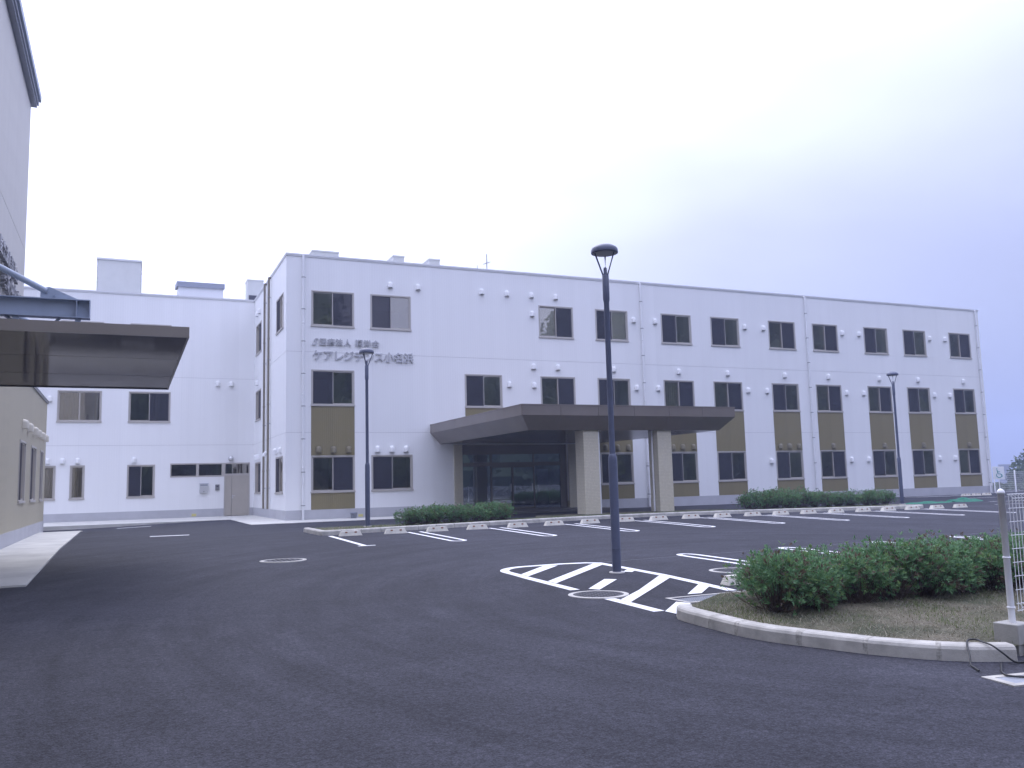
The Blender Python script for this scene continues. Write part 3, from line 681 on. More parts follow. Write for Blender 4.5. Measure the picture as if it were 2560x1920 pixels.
# screens: which half is covered (0 left, 1 right), per column and floor
SCR3 = {0: 1, 1: 0, 3: 1, 4: 0, 5: 0, 6: 0, 7: 1, 8: 1, 9: 0, 10: 0, 11: 1}
SCR2 = {0: 0, 2: 0, 3: 1, 4: 0, 5: 1, 6: 1, 7: 0, 8: 1, 9: 1, 10: 0, 11: 0}
SCR1 = {0: 1, 1: 0, 4: 0, 5: 0, 6: 0, 7: 0, 8: 1, 9: 0, 10: 0, 11: 1}
ENT = (13.50, 18.75, 0.0, 3.02)
holes = []
for i in SCR3: holes.append((XW[i]-XC, XW[i]+WW-XC, *Z3))
for i in SCR2: holes.append((XW[i]-XC, XW[i]+WW-XC, *Z2))
for i in SCR1: holes.append((XW[i]-XC, XW[i]+WW-XC, *Z1))
holes.append((ENT[0]-XC, ENT[1]-XC, -0.5, ENT[3]))
JG = 0.008
for z0, z1 in ((PL, J2-JG), (J2+JG, J1-JG), (J1+JG, HP-0.06)):
    wall_panel(0, XR-XC, z0, z1, [h for h in holes if h[3] > z0 and h[2] < z1]).build('wall', M_wall, home)
for zj in (J1, J2):
    s_ = MB(); s_.box(0.02, XR-XC-.02, 0.012, 0.03, zj-JG-.01, zj+JG+.01); s_.build('joint_seal', M_seal, home)
# plinth in front wall, split by the entrance
for a, c in ((0, ENT[0]-XC-0.40), (ENT[1]-XC+0.45, XR-XC)):
    s_ = MB(); s_.box(a, c, -0.012, 0.3, -0.6, PL); s_.build('plinth', M_plinth, home)
# coping along front, side and wing
def coping(x0, x1, y0, y1): 
    s_ = MB(); s_.box(x0, x1, y0, y1, HP-0.06, HP-0.012); s_.box(x0-0.015 if True else x0, x1+.015, y0-.015, y1+.015, HP-0.012, HP+0.05); return s_
coping(-0.03, XR-XC+.03, -0.03, 0.35).build('coping', M_coping, home)
coping(-0.03, 0.35, 0.385, DW-D-.05).build('coping', M_coping, home)
coping(-18, 0.0-.06, DW-D-0.03, DW-D+0.35).build('coping', M_coping, home)
# side wall (faces -X): origin at far end, local x runs towards the camera
LS = DW - D
SW = [(45.0-1.86-0.1, None)]
side_holes = []
def sy(yf): return DW - yf                       # local x of world y
for yn, yf, zz in ((36.50, 38.35, Z3), (42.98, 44.85, Z3), (42.98, 44.80, Z2), (36.50, 38.35, (1.06, 2.64)), (42.95, 44.80, (1.06, 2.62))):
    side_holes.append((sy(yf), sy(yn), *zz))
for z0, z1 in ((PL, J2-JG), (J2+JG, J1-JG), (J1+JG, HP-0.06)):
    wall_panel(0, LS-0.001, z0, z1, [h for h in side_holes if h[3] > z0 and h[2] < z1]).build('wall', M_wall, home, (0, LS, 0), R(-90))
for zj in (J1, J2):
    s_ = MB(); s_.box(0.02, LS-.04, 0.012, 0.03, zj-JG-.01, zj+JG+.01); s_.build('joint_seal', M_seal, home, (0, LS, 0), R(-90))
s_ = MB(); s_.box(0, LS-.0, -0.012, 0.25, -0.6, PL); s_.build('plinth', M_plinth, home, (0, LS, 0), R(-90))
for k, h in enumerate(side_holes):
    add_window(home, (0, LS-h[0], h[2]), R(-90), h[1]-h[0], h[3]-h[2], 'slide', 0 if k in (0, 3) else 1, 'blind' if k in (1, 2) else None)
# wing wall (faces the camera, left of the side wall)
WX0 = -12.0
wing_w = [(-3.02, -1.16, *Z3), (0.02, 1.88, *Z3), (-3.05, -1.16, *Z2), (0.01, 1.90, *Z2), (-3.62, -3.02, 1.02, 2.63), (-2.43, -1.80, 1.02, 2.63), (0.02, 1.26, 1.02, 2.62)]
wing_door = [(1.94, 4.46, 1.98, 2.66), (4.46, 5.70, -0.5, 2.66)]
wh = [(a-WX0, c-WX0, e, f) for a, c, e, f in wing_w+wing_door]
wl = bl(WX0, DW, 0)
for z0, z1 in ((PL, J2-JG), (J2+JG, J1-JG), (J1+JG, HP-0.06)):
    wall_panel(0, XC-WX0, z0, z1, [h for h in wh if h[3] > z0 and h[2] < z1]).build('wall', M_wall, home, wl)
for zj in (J1, J2):
    s_ = MB(); s_.box(0.02, XC-WX0-.02, 0.012, 0.03, zj-JG-.01, zj+JG+.01); s_.build('joint_seal', M_seal, home, wl)
s_ = MB(); s_.box(0, 4.46-WX0, -0.012, 0.2, -0.6, PL); s_.build('plinth', M_plinth, home, wl)
s_ = MB(); s_.box(5.702-WX0, XC-WX0-.013, -0.012, 0.2, -0.6, PL); s_.build('plinth', M_plinth, home, wl)
for k, (a, c, e, f) in enumerate(wing_w):
    add_window(home, bl(a, DW, e), 0, c-a, f-e, 'fix' if c-a < 1 else 'slide', {0: 1, 1: 0, 3: 1, 6: 0}.get(k), {2: 'curtain', 4: 'curtain', 5: 'curtain'}.get(k))
# facade windows
INS = {(3, 3): None}
for i, s_ in SCR3.items(): add_window(home, bl(XW[i], D, Z3[0]), 0, WW, Z3[1]-Z3[0], 'slide', s_, {3: 'blind_left', 4: 'blind_right', 6: 'curtain', 9: 'curtain'}.get(i))
for i, s_ in SCR2.items(): add_window(home, bl(XW[i], D, Z2[0]), 0, WW, Z2[1]-Z2[0], 'slide', s_, 'curtain' if i in (5, 10) else None)
for i, s_ in SCR1.items(): add_window(home, bl(XW[i], D, Z1[0]), 0, WW, Z1[1]-Z1[0], 'slide', s_, 'curtain' if i in (7,) else None)
# spandrel strips
sp_hi = MB(); sp_hi.box(0, WW, -0.014, 0.0, 0, Z2[0]-Z1[1]-0.004); sp_hi = sp_hi.mesh('spandrel_panel', M_brown)
sp_lo = MB(); sp_lo.box(0, WW, -0.014, 0.0, 0, Z1[0]-PL-0.006); sp_lo = sp_lo.mesh('spandrel_panel', M_brown)
for i in (0, 4, 5, 6, 7, 8, 9, 10, 11):
    inst('spandrel_panel', sp_hi, home, bl(XW[i], D, Z1[1]+.002)); inst('spandrel_panel', sp_lo, home, bl(XW[i], D, PL+.003))
for i in (2, 3):
    s_ = MB(); s_.box(0, WW, -0.014, 0.0, 0, Z2[0]-3.1); s_.build('spandrel_panel', M_brown, home, bl(XW[i], D, 3.098))
# vent hoods
VF = [(10.31,9.99),(11.57,9.98),(14.6,9.98),(15.85,9.98),(17.11,9.98),(18.37,9.98),(17.12,9.1),(22.64,9.1),(23.89,9.1),(29.43,9.1),(30.66,9.1),(36.17,9.1),(37.42,9.1),(42.94,9.1),(44.2,9.1),
      (15.87,5.76),(17.12,6.62),(18.38,6.62),(17.13,5.75),(21.4,6.62),(22.66,5.75),(23.91,5.75),(25.16,6.62),(28.18,6.62),(29.44,5.76),(30.68,5.76),(31.92,6.62),(34.95,6.62),(38.7,6.62),(36.2,5.76),(37.45,5.76),(41.73,6.62),(45.47,6.62),(42.98,5.76),(44.24,5.76),
      (9.69,2.86),(10.32,2.86),(10.95,2.86),(30.7,2.09),(36.23,2.09),(37.48,2.09),(43.0,2.09),(44.26,2.09)]
for x, z in VF: inst('vent_hood', HOOD['w'], home, bl(x, D, z))
for x, z in [(7.2,2.86),(7.82,2.85),(8.45,2.85),(20.78,2.85),(21.44,2.85),(22.04,2.85),(24.61,2.85),(25.18,2.85),(25.82,2.85),(31.33,2.85),(31.94,2.85),(32.57,2.85),(34.98,2.85),(38.72,2.86),(41.75,2.86),(45.5,2.86)]:
    inst('vent_hood', HOOD['b'], home, bl(x, D-0.014, z))
for x, z in [(4.11,6.65),(4.76,6.65),(-3.37,5.76),(-3.38,2.85),(-2.75,2.85),(-2.12,2.85),(0.32,2.86)]: inst('vent_hood', HOOD['w'], home, bl(x, DW, z))
for y, z in [(38.15,2.9),(37.0,2.89),(44.3,2.88),(43.4,2.88),(44.2,10.05),(43.4,10.05),(44.0,6.55)]: inst('vent_hood', HOOD['w'], home, bl(XC, y, z), R(-90))
# downpipes
for x in (6.56, 23.06, 33.57, 46.92): downpipe(home, bl(x, D, 0), HP-0.03, 0.0, M_pipe)
downpipe(home, bl(XC, 41.35, 0), HP-0.03, PL, M_pipe_b, R(-90), step=2.9); downpipe(home, bl(XC, 40.03, 0), HP-0.03, PL, M_pipe_b, R(-90), step=2.9)
b = MB(); b.tube([(0, 0, 0), (0, -0.12, 0), (0, -0.16, -.04), (0, -0.16, -.14)], 0.09, 12); b.build('elbow_pipe', M_pipe, home, bl(XC, 40.75, 2.92), R(-90))
# main sign
t_ = text_mesh('S', 0.42, 0.025, 0.004, M_letter, 0.45); tag(inst('logo_mark', t_, home, bl(6.90, D-0.05, 7.20)), 'slanted grey emblem before the first line of sign letters')
def sign(chars, x0, z, pitch, size, y, parent, m=M_letter, off=0.005):
    for i, ch in enumerate(chars):
        if ch == ' ': continue
        inst('sign_letter', text_mesh(ch, size, 0.028, off, m), parent, bl(x0+pitch*i, y, z))
sign('医療法人', 7.22, 7.235, 0.345, 0.315, D-0.05, home); sign('翔洋会', 8.76, 7.235, 0.355, 0.315, D-0.05, home)
sign('ケアレジデンス小名浜', 6.93, 6.61, 0.437, 0.46, D-0.05, home, off=0.007)
# wing entrance: transom band, door, fittings
b = MB(); y0, y1 = -0.02, 0.09; xa, xb, xm = 0.0, 3.76, 2.52
b.box(xa, xb, y0, y1, 2.60, 2.66); b.box(xa, xm, y0, y1, 1.98, 2.05); b.box(xa, xa+.06, y0, y1, 2.05, 2.60); b.box(xb-.06, xb, y0, y1, 0.0, 2.60)
b.box(xm, xm+.06, y0, y1, 0.0, 2.60); b.box(1.20, 1.33, y0, y1, 2.05, 2.60); b.box(xm-.12, xm, y0, y1, 2.05, 2.60); b.box(xm+.06, xb-.06, y0, y1, 2.02, 2.12)
tr_o = b.build('transom_frame', M_frame, home, bl(1.94, DW, 0))
for x0, x1 in ((.06, 1.20), (1.33, xm-.12), (xm+.06, xb-.06)):
    p = MB(); p.quad((x0, .04, 2.05), (x1, .04, 2.05), (x1, .04, 2.6), (x0, .04, 2.6)); p.build('pane', M_glass, tr_o)
b = MB(); b.box(0.06, 0.36, 0.0, 0.05, 0.03, 2.02); dr = b.build('side_leaf', M_door, home, bl(4.46, DW, 0))
b = MB(); b.box(0.372, 1.18, 0.0, 0.05, 0.03, 2.02); dr = b.build('door', M_door, home, bl(4.46, DW, 0))
b = MB(); b.box(0.40, 0.44, -0.012, 0, .88, 1.06); b.tube([(0.42, -.012, 1.0), (0.42, -.06, 1.0), (0.54, -.06, 1.0)], .011, 8); b.build('handle', M_chrome, dr)
b = MB(); b.cbox(0, .40, -.12, 0, 0, .45, .012); mb_ = b.build('mailbox', M_mail, home, bl(3.31, DW, 1.18))
b = MB(); b.box(-.01, .41, -.14, 0.0, .452, .47); b.box(.03, .37, -.124, -.12, .36, .41); b.build('lid', M_roofbl, mb_); b = MB(); b.lathe([(0, 0), (.02, 0), (.02, .004)], 10); k_ = b.build('lock', M_dark, mb_, (.2, -.124, .08)); k_.rotation_euler = (R(90), 0, 0)
b = MB(); b.cbox(0, .20, -.06, 0, 0, .29, .01); ic = b.build('intercom', M_clip, home, bl(4.05, DW, 1.30)); b = MB(); b.box(.05, .15, -.066, -.06, .15, .24); b.build('screen', M_dark, ic)
b = MB(); b.lathe([(0.02, -.13), (.09, -.11), (.13, -.04), (.14, .02), (.11, .09), (.05, .13), (0, .135)], 16); b.build('wall_light', M_chrome, home, bl(4.78, DW-.13, 2.86))
b = MB(); b.box(0, .22, -.016, -.012, 0, .13); b.build('plinth_tag', M_yellow, home, bl(2.96, DW, 0.06)); b = MB(); b.box(0, .2, -.016, -.012, 0, .11); b.build('plinth_tag', M_yellow, home, bl(8.85, D, 0.05))
# rooms behind the glass, roof and rear
b = MB()
for z in (0.02, 3.30, 6.65, 10.2): b.box(0.3, XR-XC-.3, 0.32, 6.2, z-.12, z)
b.box(0.3, XR-XC-.3, 6.2, 6.35, 0, 10.2)
for x in [ (XW[i]+XW[i+1]+WW)/2-XC for i in range(4, 11)] + [3.1, 6.7, 10.1, 13.8]: b.box(x-.06, x+.06, 0.32, 6.2, 3.32, 10.1)
for x in [ (XW[i]+XW[i+1]+WW)/2-XC for i in range(4, 11)] + [3.1, 7.0, 14.2]: b.box(x-.06, x+.06, 0.32, 6.2, 0.05, 3.2)
b.build('interior', M_room, home)
b = MB()
for z in (0.02, 3.30, 6.65, 10.2): b.box(WX0-XC+.3, -0.3, LS+.32, LS+5, z-.12, z)
b.box(WX0-XC+.3, -.3, LS+5, LS+5.1, 0, 10.2)
for x in (-9.2, -7.3, -4.6): b.box(x-.06, x+.06, LS+.32, LS+5, 0.05, 10.1)
b.box(0.3, 0.42, 6.4, LS+4.9, 0.05, 10.15)
for z in (0.02, 3.30, 6.65, 10.2): b.box(0.45, 3.2, 6.4, LS+5, z-.12, z)
b.box(3.2, 3.3, 6.4, LS+5, 0, 10.2)
# (partition just inside the side wall is left open at the windows)
b.f = b.f; b.build('interior', M_room, home)
b = MB(); b.box(0.31, XR-XC-.31, 0.36, 14, 10.35, 10.5); b.box(WX0-XC+.3, 0.29, LS+.36, 14, 10.35, 10.5); b.build('roof', M_roofbl, home)
b = MB(); b.box(XR-XC-.3, XR-XC-.002, 0.05, 14, -.6, HP-.08); b.box(WX0-XC, XR-XC-.31, 14, 14.3, -.6, HP-.08); b.build('rear_wall', M_plinth, home)

# entrance canopy
CX0, CX1, CY0, CZT, CZF, CZS = 12.05, 20.87, 26.20, 3.89, 3.53, 3.05
IN = 0.44
can = MB(); can.box(CX0+.03, CX1-.03, CY0+.03, D, CZF, CZT-.03); can.box(CX0+IN+.02, CX1-IN-.02, CY0+IN+.02, D, CZS+.03, CZF)
can = can.build('canopy', M_canopy, home, bl(0, 0, 0))
c = MB(); c.box(CX0-.012, CX1+.012, CY0-.012, D-.004, CZT-.03, CZT+.015); c.build('cap', M_canopy, can)
c = MB(); c.box(CX0+IN, CX1-IN, CY0+IN, D-.004, CZS, CZS+.028); c.build('soffit', M_canopy, can)
gap = 0.006; ncol = 6
for k in range(ncol):                                            # front fascia and sloped panels
    a = CX0 + (CX1-CX0)*k/ncol + gap; e = CX0 + (CX1-CX0)*(k+1)/ncol - gap
    c = MB(); c.box(a, e, CY0, CY0+.028, CZF, CZT-.032); c.build('fascia_panel', M_canopy, can)
    a2 = max(a, CX0) if k else CX0; lo = lambda x: min(max(x, CX0+IN), CX1-IN)
    al = CX0+IN if k == 0 else a; el = CX1-IN if k == ncol-1 else e
    c = MB(); c.quad((a if k else CX0, CY0, CZF-.002), (al, CY0+IN, CZS), (el, CY0+IN, CZS), (e if k < ncol-1 else CX1, CY0, CZF-.002)); c.build('sloped_panel', M_canopy, can)
nr_ = 6
for side, xo, xi in ((0, CX0, CX0+IN), (1, CX1, CX1-IN)):
    for k in range(nr_):
        a = CY0 + (D-CY0)*k/nr_ + gap; e = CY0 + (D-CY0)*(k+1)/nr_ - gap
        c = MB(); c.box(min(xo, xo+(.028 if side == 0 else -.028)), max(xo, xo+(.028 if side == 0 else -.028)), a if k else a+.03, e, CZF, CZT-.032); c.build('fascia_panel', M_canopy, can)
        al = CY0+IN if k == 0 else a
        q4 = [(xo, a if k else CY0, CZF-.002), (xo, e, CZF-.002), (xi, e, CZS), (xi, al, CZS)]
        c = MB(); c.quad(*(q4 if side else q4[::-1])); c.build('sloped_panel', M_canopy, can)
can.location = -B0
# canopy columns, clad in mosaic tile, with a rain pipe each
for cx_, px in ((14.64, 0.60+0.045), (17.72, 0.16)):
    b = MB(); b.cbox(0, .60, 0, .62, -.3, CZS-.10, .008); co_ = b.build('column', M_tile, home, bl(cx_, 26.72, 0.10))
    c = MB()
    if px > .5: c.tube([(px, .08, CZS-.1), (px, .08, 0.0)], .036, 10)
    else: c.tube([(-.05, .30, CZS-.1), (-.05, .30, 0.0)], .036, 10)
    c.build('rain_pipe', M_pipe, co_)
# entrance screen
b = MB(); b.box(0, .39, -.06, .30, 0.0, 3.02); b.build('entrance_pier', M_tile, home, bl(13.11, D, 0.0)); b = MB(); b.box(0, .42, -.06, .30, 0.0, 3.02); b.build('entrance_pier', M_tile, home, bl(18.76, D, 0.0))
b = MB(); yE = 0.16
for x in (13.50, 14.92, 18.42): b.box(x, x+.07, yE, yE+.08, .1, 2.62)
b.box(13.50, 18.74, yE, yE+.08, 2.58, 2.66); b.box(13.57, 18.49, yE-.004, yE+.10, 2.05, 2.22); b.box(18.42, 18.74, yE+.001, yE+.08, .1, 2.58); b.box(13.50, 18.74, yE+.002, yE+.2, 2.66, 3.02)
b.box(17.04, 17.10, yE, yE+.08, 2.22, 2.58)
es = b.build('entrance_screen', M_canopy, home); es.location = (-XC, 0, 0)
for x0, x1, z0, z1, y in ((13.57, 14.92, .12, 2.05, .05), (17.12, 18.42, .12, 2.05, .05), (13.57, 14.92, 2.22, 2.58, .05), (14.99, 17.04, 2.22, 2.58, .05), (17.10, 18.42, 2.22, 2.58, .05)):
    p = MB(); p.quad((x0, yE+y, z0), (x1, yE+y, z0), (x1, yE+y, z1), (x0, yE+y, z1)); p.build('pane', M_glass_d, es)
for x0, x1 in ((14.98, 16.06), (16.00, 17.10)):
    b = MB(); yy = yE+.1 if x0 < 15.5 else yE+.02
    for a, e in ((x0, x0+.05), (x1-.06, x1)): b.box(a, e, yy, yy+.04, .11, 2.05)
    b.box(x0+.05, x1-.06, yy, yy+.04, .11, .21); b.box(x0+.05, x1-.06, yy, yy+.04, 1.99, 2.05)
    dl = b.build('sliding_door', M_canopy, home); dl.location = (-XC, 0, 0)
    p = MB(); p.quad((x0+.05, yy+.02, .21), (x1-.06, yy+.02, .21), (x1-.06, yy+.02, 1.99), (x0+.05, yy+.02, 1.99)); p.build('pane', M_glass_d, dl)
    p = MB(); p.tube([(x1-.12, yy-.03, .9), (x1-.12, yy-.03, 1.25)], .012, 8); p.build('handle', M_chrome, dl)
b = MB(); b.box(17.75, 18.30, 1.2, 1.3, .1, 1.9); b.box(14.2, 15.6, 3.6, 4.2, .05, 1.1); o_ = b.build('lobby_furniture', M_plinth, home); o_.location = (-XC, 0, 0)

# ------------------------------------------------------------------ things on the roof
def roof_unit(x0, x1, y0, y1, z0, z1, label, dark=False):
    o = empty('rooftop_unit', ((x0+x1)/2, y0, z0), label, 'air conditioner', 'outdoor units on the roof'); ox, oy, oz = o.location
    b = MB(); b.cbox(x0-ox, x1-ox, 0, y1-y0, 0.0, z1-z0, .02); b.build('casing', M_roofbox, o)
    b = MB(); b.box(x0-ox-.02, x1-ox+.02, -.02, y1-y0+.02, z1-z0-.06, z1-z0+.01); b.build('top', M_roofbox, o)
    b = MB(); w = x1-x0
    for i in range(6): b.box(x0-ox+.06, x1-ox-.06, -.012, -.004, .08+i*.1, .13+i*.1)
    if dark: b.box(x0-ox+.08, x1-ox-.0, -.03, -.012, 0.02, (z1-z0)*.62)
    b.build('coil', M_dark, o); return o
roof_unit(7.34, 8.52, 37.8, 38.6, 10.5, 11.82, 'long pale rooftop unit above the sign corner')
roof_unit(11.05, 11.58, 37.8, 38.9, 10.5, 11.89, 'narrow rooftop unit nearer the sign, left of the pair')
roof_unit(12.79, 13.33, 37.8, 38.9, 10.5, 11.88, 'narrow rooftop unit, right of the pair')
roof_unit(5.86, 6.72, 48.5, 49.4, 10.5, 12.83, 'rooftop unit with dark coil where the wing meets the side wall', True)
pen = empty('stair_penthouse', (-0.6, 48.55, 10.5), 'tall square white penthouse box on the left wing roof', 'penthouse')
b = MB(); b.box(-1.0, 1.05, 0, 3, 0, 2.86); b.build('wall', M_roofbox, pen); b = MB(); b.box(-1.06, 1.11, -.06, 3.06, 2.86, 2.95); b.build('cap', M_coping, pen)
b = MB()
for i in range(12): b.box(1.052, 1.10, .2, 2.8, .3+i*.2, .42+i*.2); b.box(-1.05, -1.002, .2, 2.8, .3+i*.2, .42+i*.2)
b.build('louvre', M_coping, pen)
pen2 = empty('roof_access_hut', (3.45, 48.55, 10.5), 'low white roof hut with a slate-blue sloping cap', 'roof hut')
b = MB(); b.box(-1.13, 1.15, 0.05, 2, 0, 1.75); b.build('wall', M_wall, pen2)
b = MB(); b.add([(-1.22, -.05, 1.70), (1.22, -.05, 1.70), (1.22, 2.1, 1.95), (-1.22, 2.1, 1.95), (-1.22, -.05, 1.98), (1.22, -.05, 1.98), (1.22, 2.1, 2.22), (-1.22, 2.1, 2.22)], [(0,3,2,1),(4,5,6,7),(0,1,5,4),(1,2,6,5),(2,3,7,6),(3,0,4,7)]); b.build('cap', M_roofbl, pen2)
ant = empty('antenna', (15.73, 37.8, 10.5), 'thin aerial on the roof edge above the facade', 'antenna')
b = MB(); b.tube([(0, 0, 0), (0, 0, 1.85)], .02, 6); b.build('mast', M_clip, ant)
b = MB(); b.tube([(-.16, 0, 1.35), (.16, 0, 1.45)], .01, 5)
for i in range(6): b.tube([(-.14+.055*i, -.2, 1.36+.018*i), (-.14+.055*i, .2, 1.36+.018*i)], .006, 4)
b.tube([(-.5, 0, 0), (-.5, 0, 1.25)], .015, 5); b.build('boom', M_clip, ant)

# ------------------------------------------------------------------ neighbouring building on the left
AX = -2.68; A0 = Vector((AX, 26.5, 0))
clinic = empty('clinic_building', A0, 'tall warm grey building with beige ground floor at the left edge', 'building')
YN = -3.0
# walls facing +X: local x runs along +Y
def la(y): return y - YN
an_w = [(26.95, 28.52), (30.05, 31.68), (33.22, 34.30)]
ah = [(la(a), la(c), 1.06, 2.80) for a, c in an_w]
wloc = (0, YN-A0.y, 0)
wall_panel(0, la(35.30), 0.37, 4.55, ah).build('wall', M_beige, clinic, wloc, R(90))
wall_panel(0, la(26.5), 4.62, 7.93, []).build('wall', M_tower, clinic, wloc, R(90)); wall_panel(0, la(26.5), 7.945, 12.12, []).build('wall', M_tower, clinic, wloc, R(90))
s_ = MB(); s_.box(0.02, la(26.5)-.03, .01, .03, 7.92, 7.955); s_.build('joint_seal', M_seal, clinic, wloc, R(90))
s_ = MB(); s_.box(0, la(35.30), -.012, .2, -.6, .37); s_.build('plinth', M_plinth, clinic, wloc, R(90))
for (a, c), h in zip(an_w, ah): add_window(clinic, (0, a-A0.y, h[2]), R(90), c-a, 1.74, 'slide', 0)  # insect screen over one half is added here to darken the bright glass
for y in (27.55, 28.9, 30.55, 31.7, 33.05, 34.35): inst('vent_hood', HOOD['y'], clinic, (0, y-A0.y, 3.26), R(90))
b = MB(); b.box(-12, .04, 0.02, 8.84, 4.55, 4.66); b.build('annex_roof_edge', M_clip, clinic)
b = MB(); b.box(-12, -.16, -29.3, -.002, -.6, 12.1); b.box(-12, -.3, 0, 8.79, -.6, 4.5); b.box(-.31, -.002, 8.6, 8.795, -.6, 4.5); b.box(-.17, -.002, -.2, -.003, 4.62, 12.12); b.build('core_wall', M_tower, clinic)
b = MB(); b.box(-12.2, .13, -29.6, .22, 12.16, 12.24); b.box(.08, .17, -29.6, .26, 12.24, 12.50); b.box(-12.2, .08, .12, .26, 12.24, 12.5); b.build('eave', M_roofbl, clinic)
b = MB(); b.box(.172, .225, -29.6, .30, 12.36, 12.54); b.build('gutter', M_steel, clinic)
for txt, y0_, z_ in (('医療法人翔洋会', 20.75, 6.50), ('磐城中央病院', 21.6, 5.93)):
    for i, ch in enumerate(txt):
        p_ = 0.49 if len(txt) == 7 else 0.62
        inst('sign_letter', text_mesh(ch, 0.50 if len(txt) == 6 else .42, 0.04, .008, M_letter2), clinic, (0.075, y0_+p_*i-A0.y, z_), R(90))
# its drop-off canopy: flat taupe soffit hung from steel beams
KX, KY0, KY1, KZ = 0.83, 13.9, 21.05, 3.60
kc = MB(); kc.box(-2.66, KX-.03, KY0+.03, KY1-.03, KZ+.02, KZ+.12); kc = kc.build('canopy', M_dark, clinic); kc.location = -A0
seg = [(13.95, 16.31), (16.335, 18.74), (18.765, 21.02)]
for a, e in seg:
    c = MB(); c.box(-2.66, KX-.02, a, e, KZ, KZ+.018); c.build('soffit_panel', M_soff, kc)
c = MB(); c.box(-2.66, KX, KY0, KY0+.03, KZ-.005, KZ+.16); c.build('fascia_panel', M_taupe, kc)
c = MB(); c.box(KX-.03, KX, KY0+.031, KY1-.031, KZ-.005, KZ+.16); c.build('fascia_panel', M_taupe, kc)
c = MB(); c.box(-2.66, KX, KY1-.03, KY1, KZ-.02, KZ+.16); c.build('fascia_panel', M_dark, kc)
for yb in (14.9, 19.6):
    c = MB(); c.box(-2.66, -.58, yb-.10, yb+.10, 4.265, 4.28); c.box(-2.66, -.58, yb-.10, yb+.10, 3.99, 4.005); c.box(-2.66, -.58, yb-.006, yb+.006, 4.005, 4.265); c.box(-.595, -.58, yb-.10, yb+.10, 4.005, 4.265); c.box(-.78, -.765, yb-.099, yb-.007, 4.005, 4.265)
    bm_ = c.build('beam', M_steel, clinic); bm_.location = -A0
    c = MB(); c.tube([(-1.20, yb, 4.40), (-2.66, yb, 5.16)], .048, 14); tr_ = c.build('tie_rod', M_steel, clinic); tr_.location = -A0
    c = MB(); c.add([(-1.28, yb-.01, 4.28), (-.72, yb-.01, 4.28), (-1.16, yb-.01, 4.47), (-1.28, yb-.01, 4.44), (-1.28, yb+.01, 4.28), (-.72, yb+.01, 4.28), (-1.16, yb+.01, 4.47), (-1.28, yb+.01, 4.44)], [(0,1,2,3),(7,6,5,4),(0,4,5,1),(1,5,6,2),(2,6,7,3),(3,7,4,0)])
    for x, z in ((-1.19, 4.385), (-1.09, 4.345)): c.tube([(x, yb-.035, z), (x, yb+.035, z)], .02, 8)
    gs = c.build('gusset', M_steel, clinic); gs.location = -A0
    c = MB()
    for x0, x1 in ((-1.75, -1.35), (-1.0, -1.25), (-2.5, -2.1)): c.tube([(x0, yb, 3.99), (x1, yb+.1, 3.74)], .022, 6)
    for x in (-.75, -1.6, -2.4): c.box(x-.04, x+.04, yb-.05, yb+.05, 3.72, 3.99)
    hg = c.build('hanger', M_steel, clinic); hg.location = -A0

# ------------------------------------------------------------------ street lamps
def lamp(x, y, z, label, rot):
    o = empty('street_lamp', (x, y, z), label, 'street lamp', 'tall dark car-park lamps', rz=rot)
    b = MB(); b.lathe([(.072, -.2), (.072, 1.78), (.068, 1.83), (.056, 1.87), (.047, 1.885)], 20); b.lathe([(.0725, .36), (.0755, .365), (.0755, .385), (.0725, .39)], 20); b.build('lower_pole', M_lamp, o)
    b = MB(); b.lathe([(.047, 1.86), (.045, 4.38), (.047, 4.39), (.056, 4.43), (.056, 4.83), (.050, 4.84), (.03, 4.842)], 20); b.lathe([(.030, 4.83), (.030, 4.95), (.02, 4.97), (0, 4.972)], 14); b.build('upper_pole', M_lamp, o)
    for k in range(3):
        a = 2*math.pi*k/3 + .5; b = MB(); b.tube([(.030*math.cos(a), .030*math.sin(a), 4.72), (.045*math.cos(a), .045*math.sin(a), 4.84), (.185*math.cos(a), .185*math.sin(a), 5.21)], .014, 8); b.build('arm', M_lamp, o)
    b = MB(); b.lathe([(.20, 5.205), (.222, 5.21), (.225, 5.225), (.222, 5.27), (.205, 5.30), (.15, 5.335), (.08, 5.352), (0, 5.358)], 32); hd = b.build('lamp_head', M_lamp, o)
    b = MB(); b.lathe([(0, 5.20), (.14, 5.198), (.20, 5.204)], 32); b.build('lens', M_lens, hd)
    b = MB(); b.lathe([(.125, -.05), (.125, .008), (.12, .012), (.07, .013)], 20); b.build('base_ring', M_ring, o); return o
lamp(7.18, 12.15, g(7.18, 12.15)+.004, 'nearest tall dark lamp post standing in the white hatched zone', 0.5)
lamp(6.60, 25.55, .10, 'dark lamp post on the kerb strip in front of the sign', 1.4)
lamp(28.5, 25.65, .03, 'dark lamp post at the far right end of the kerb strip', 0.2)

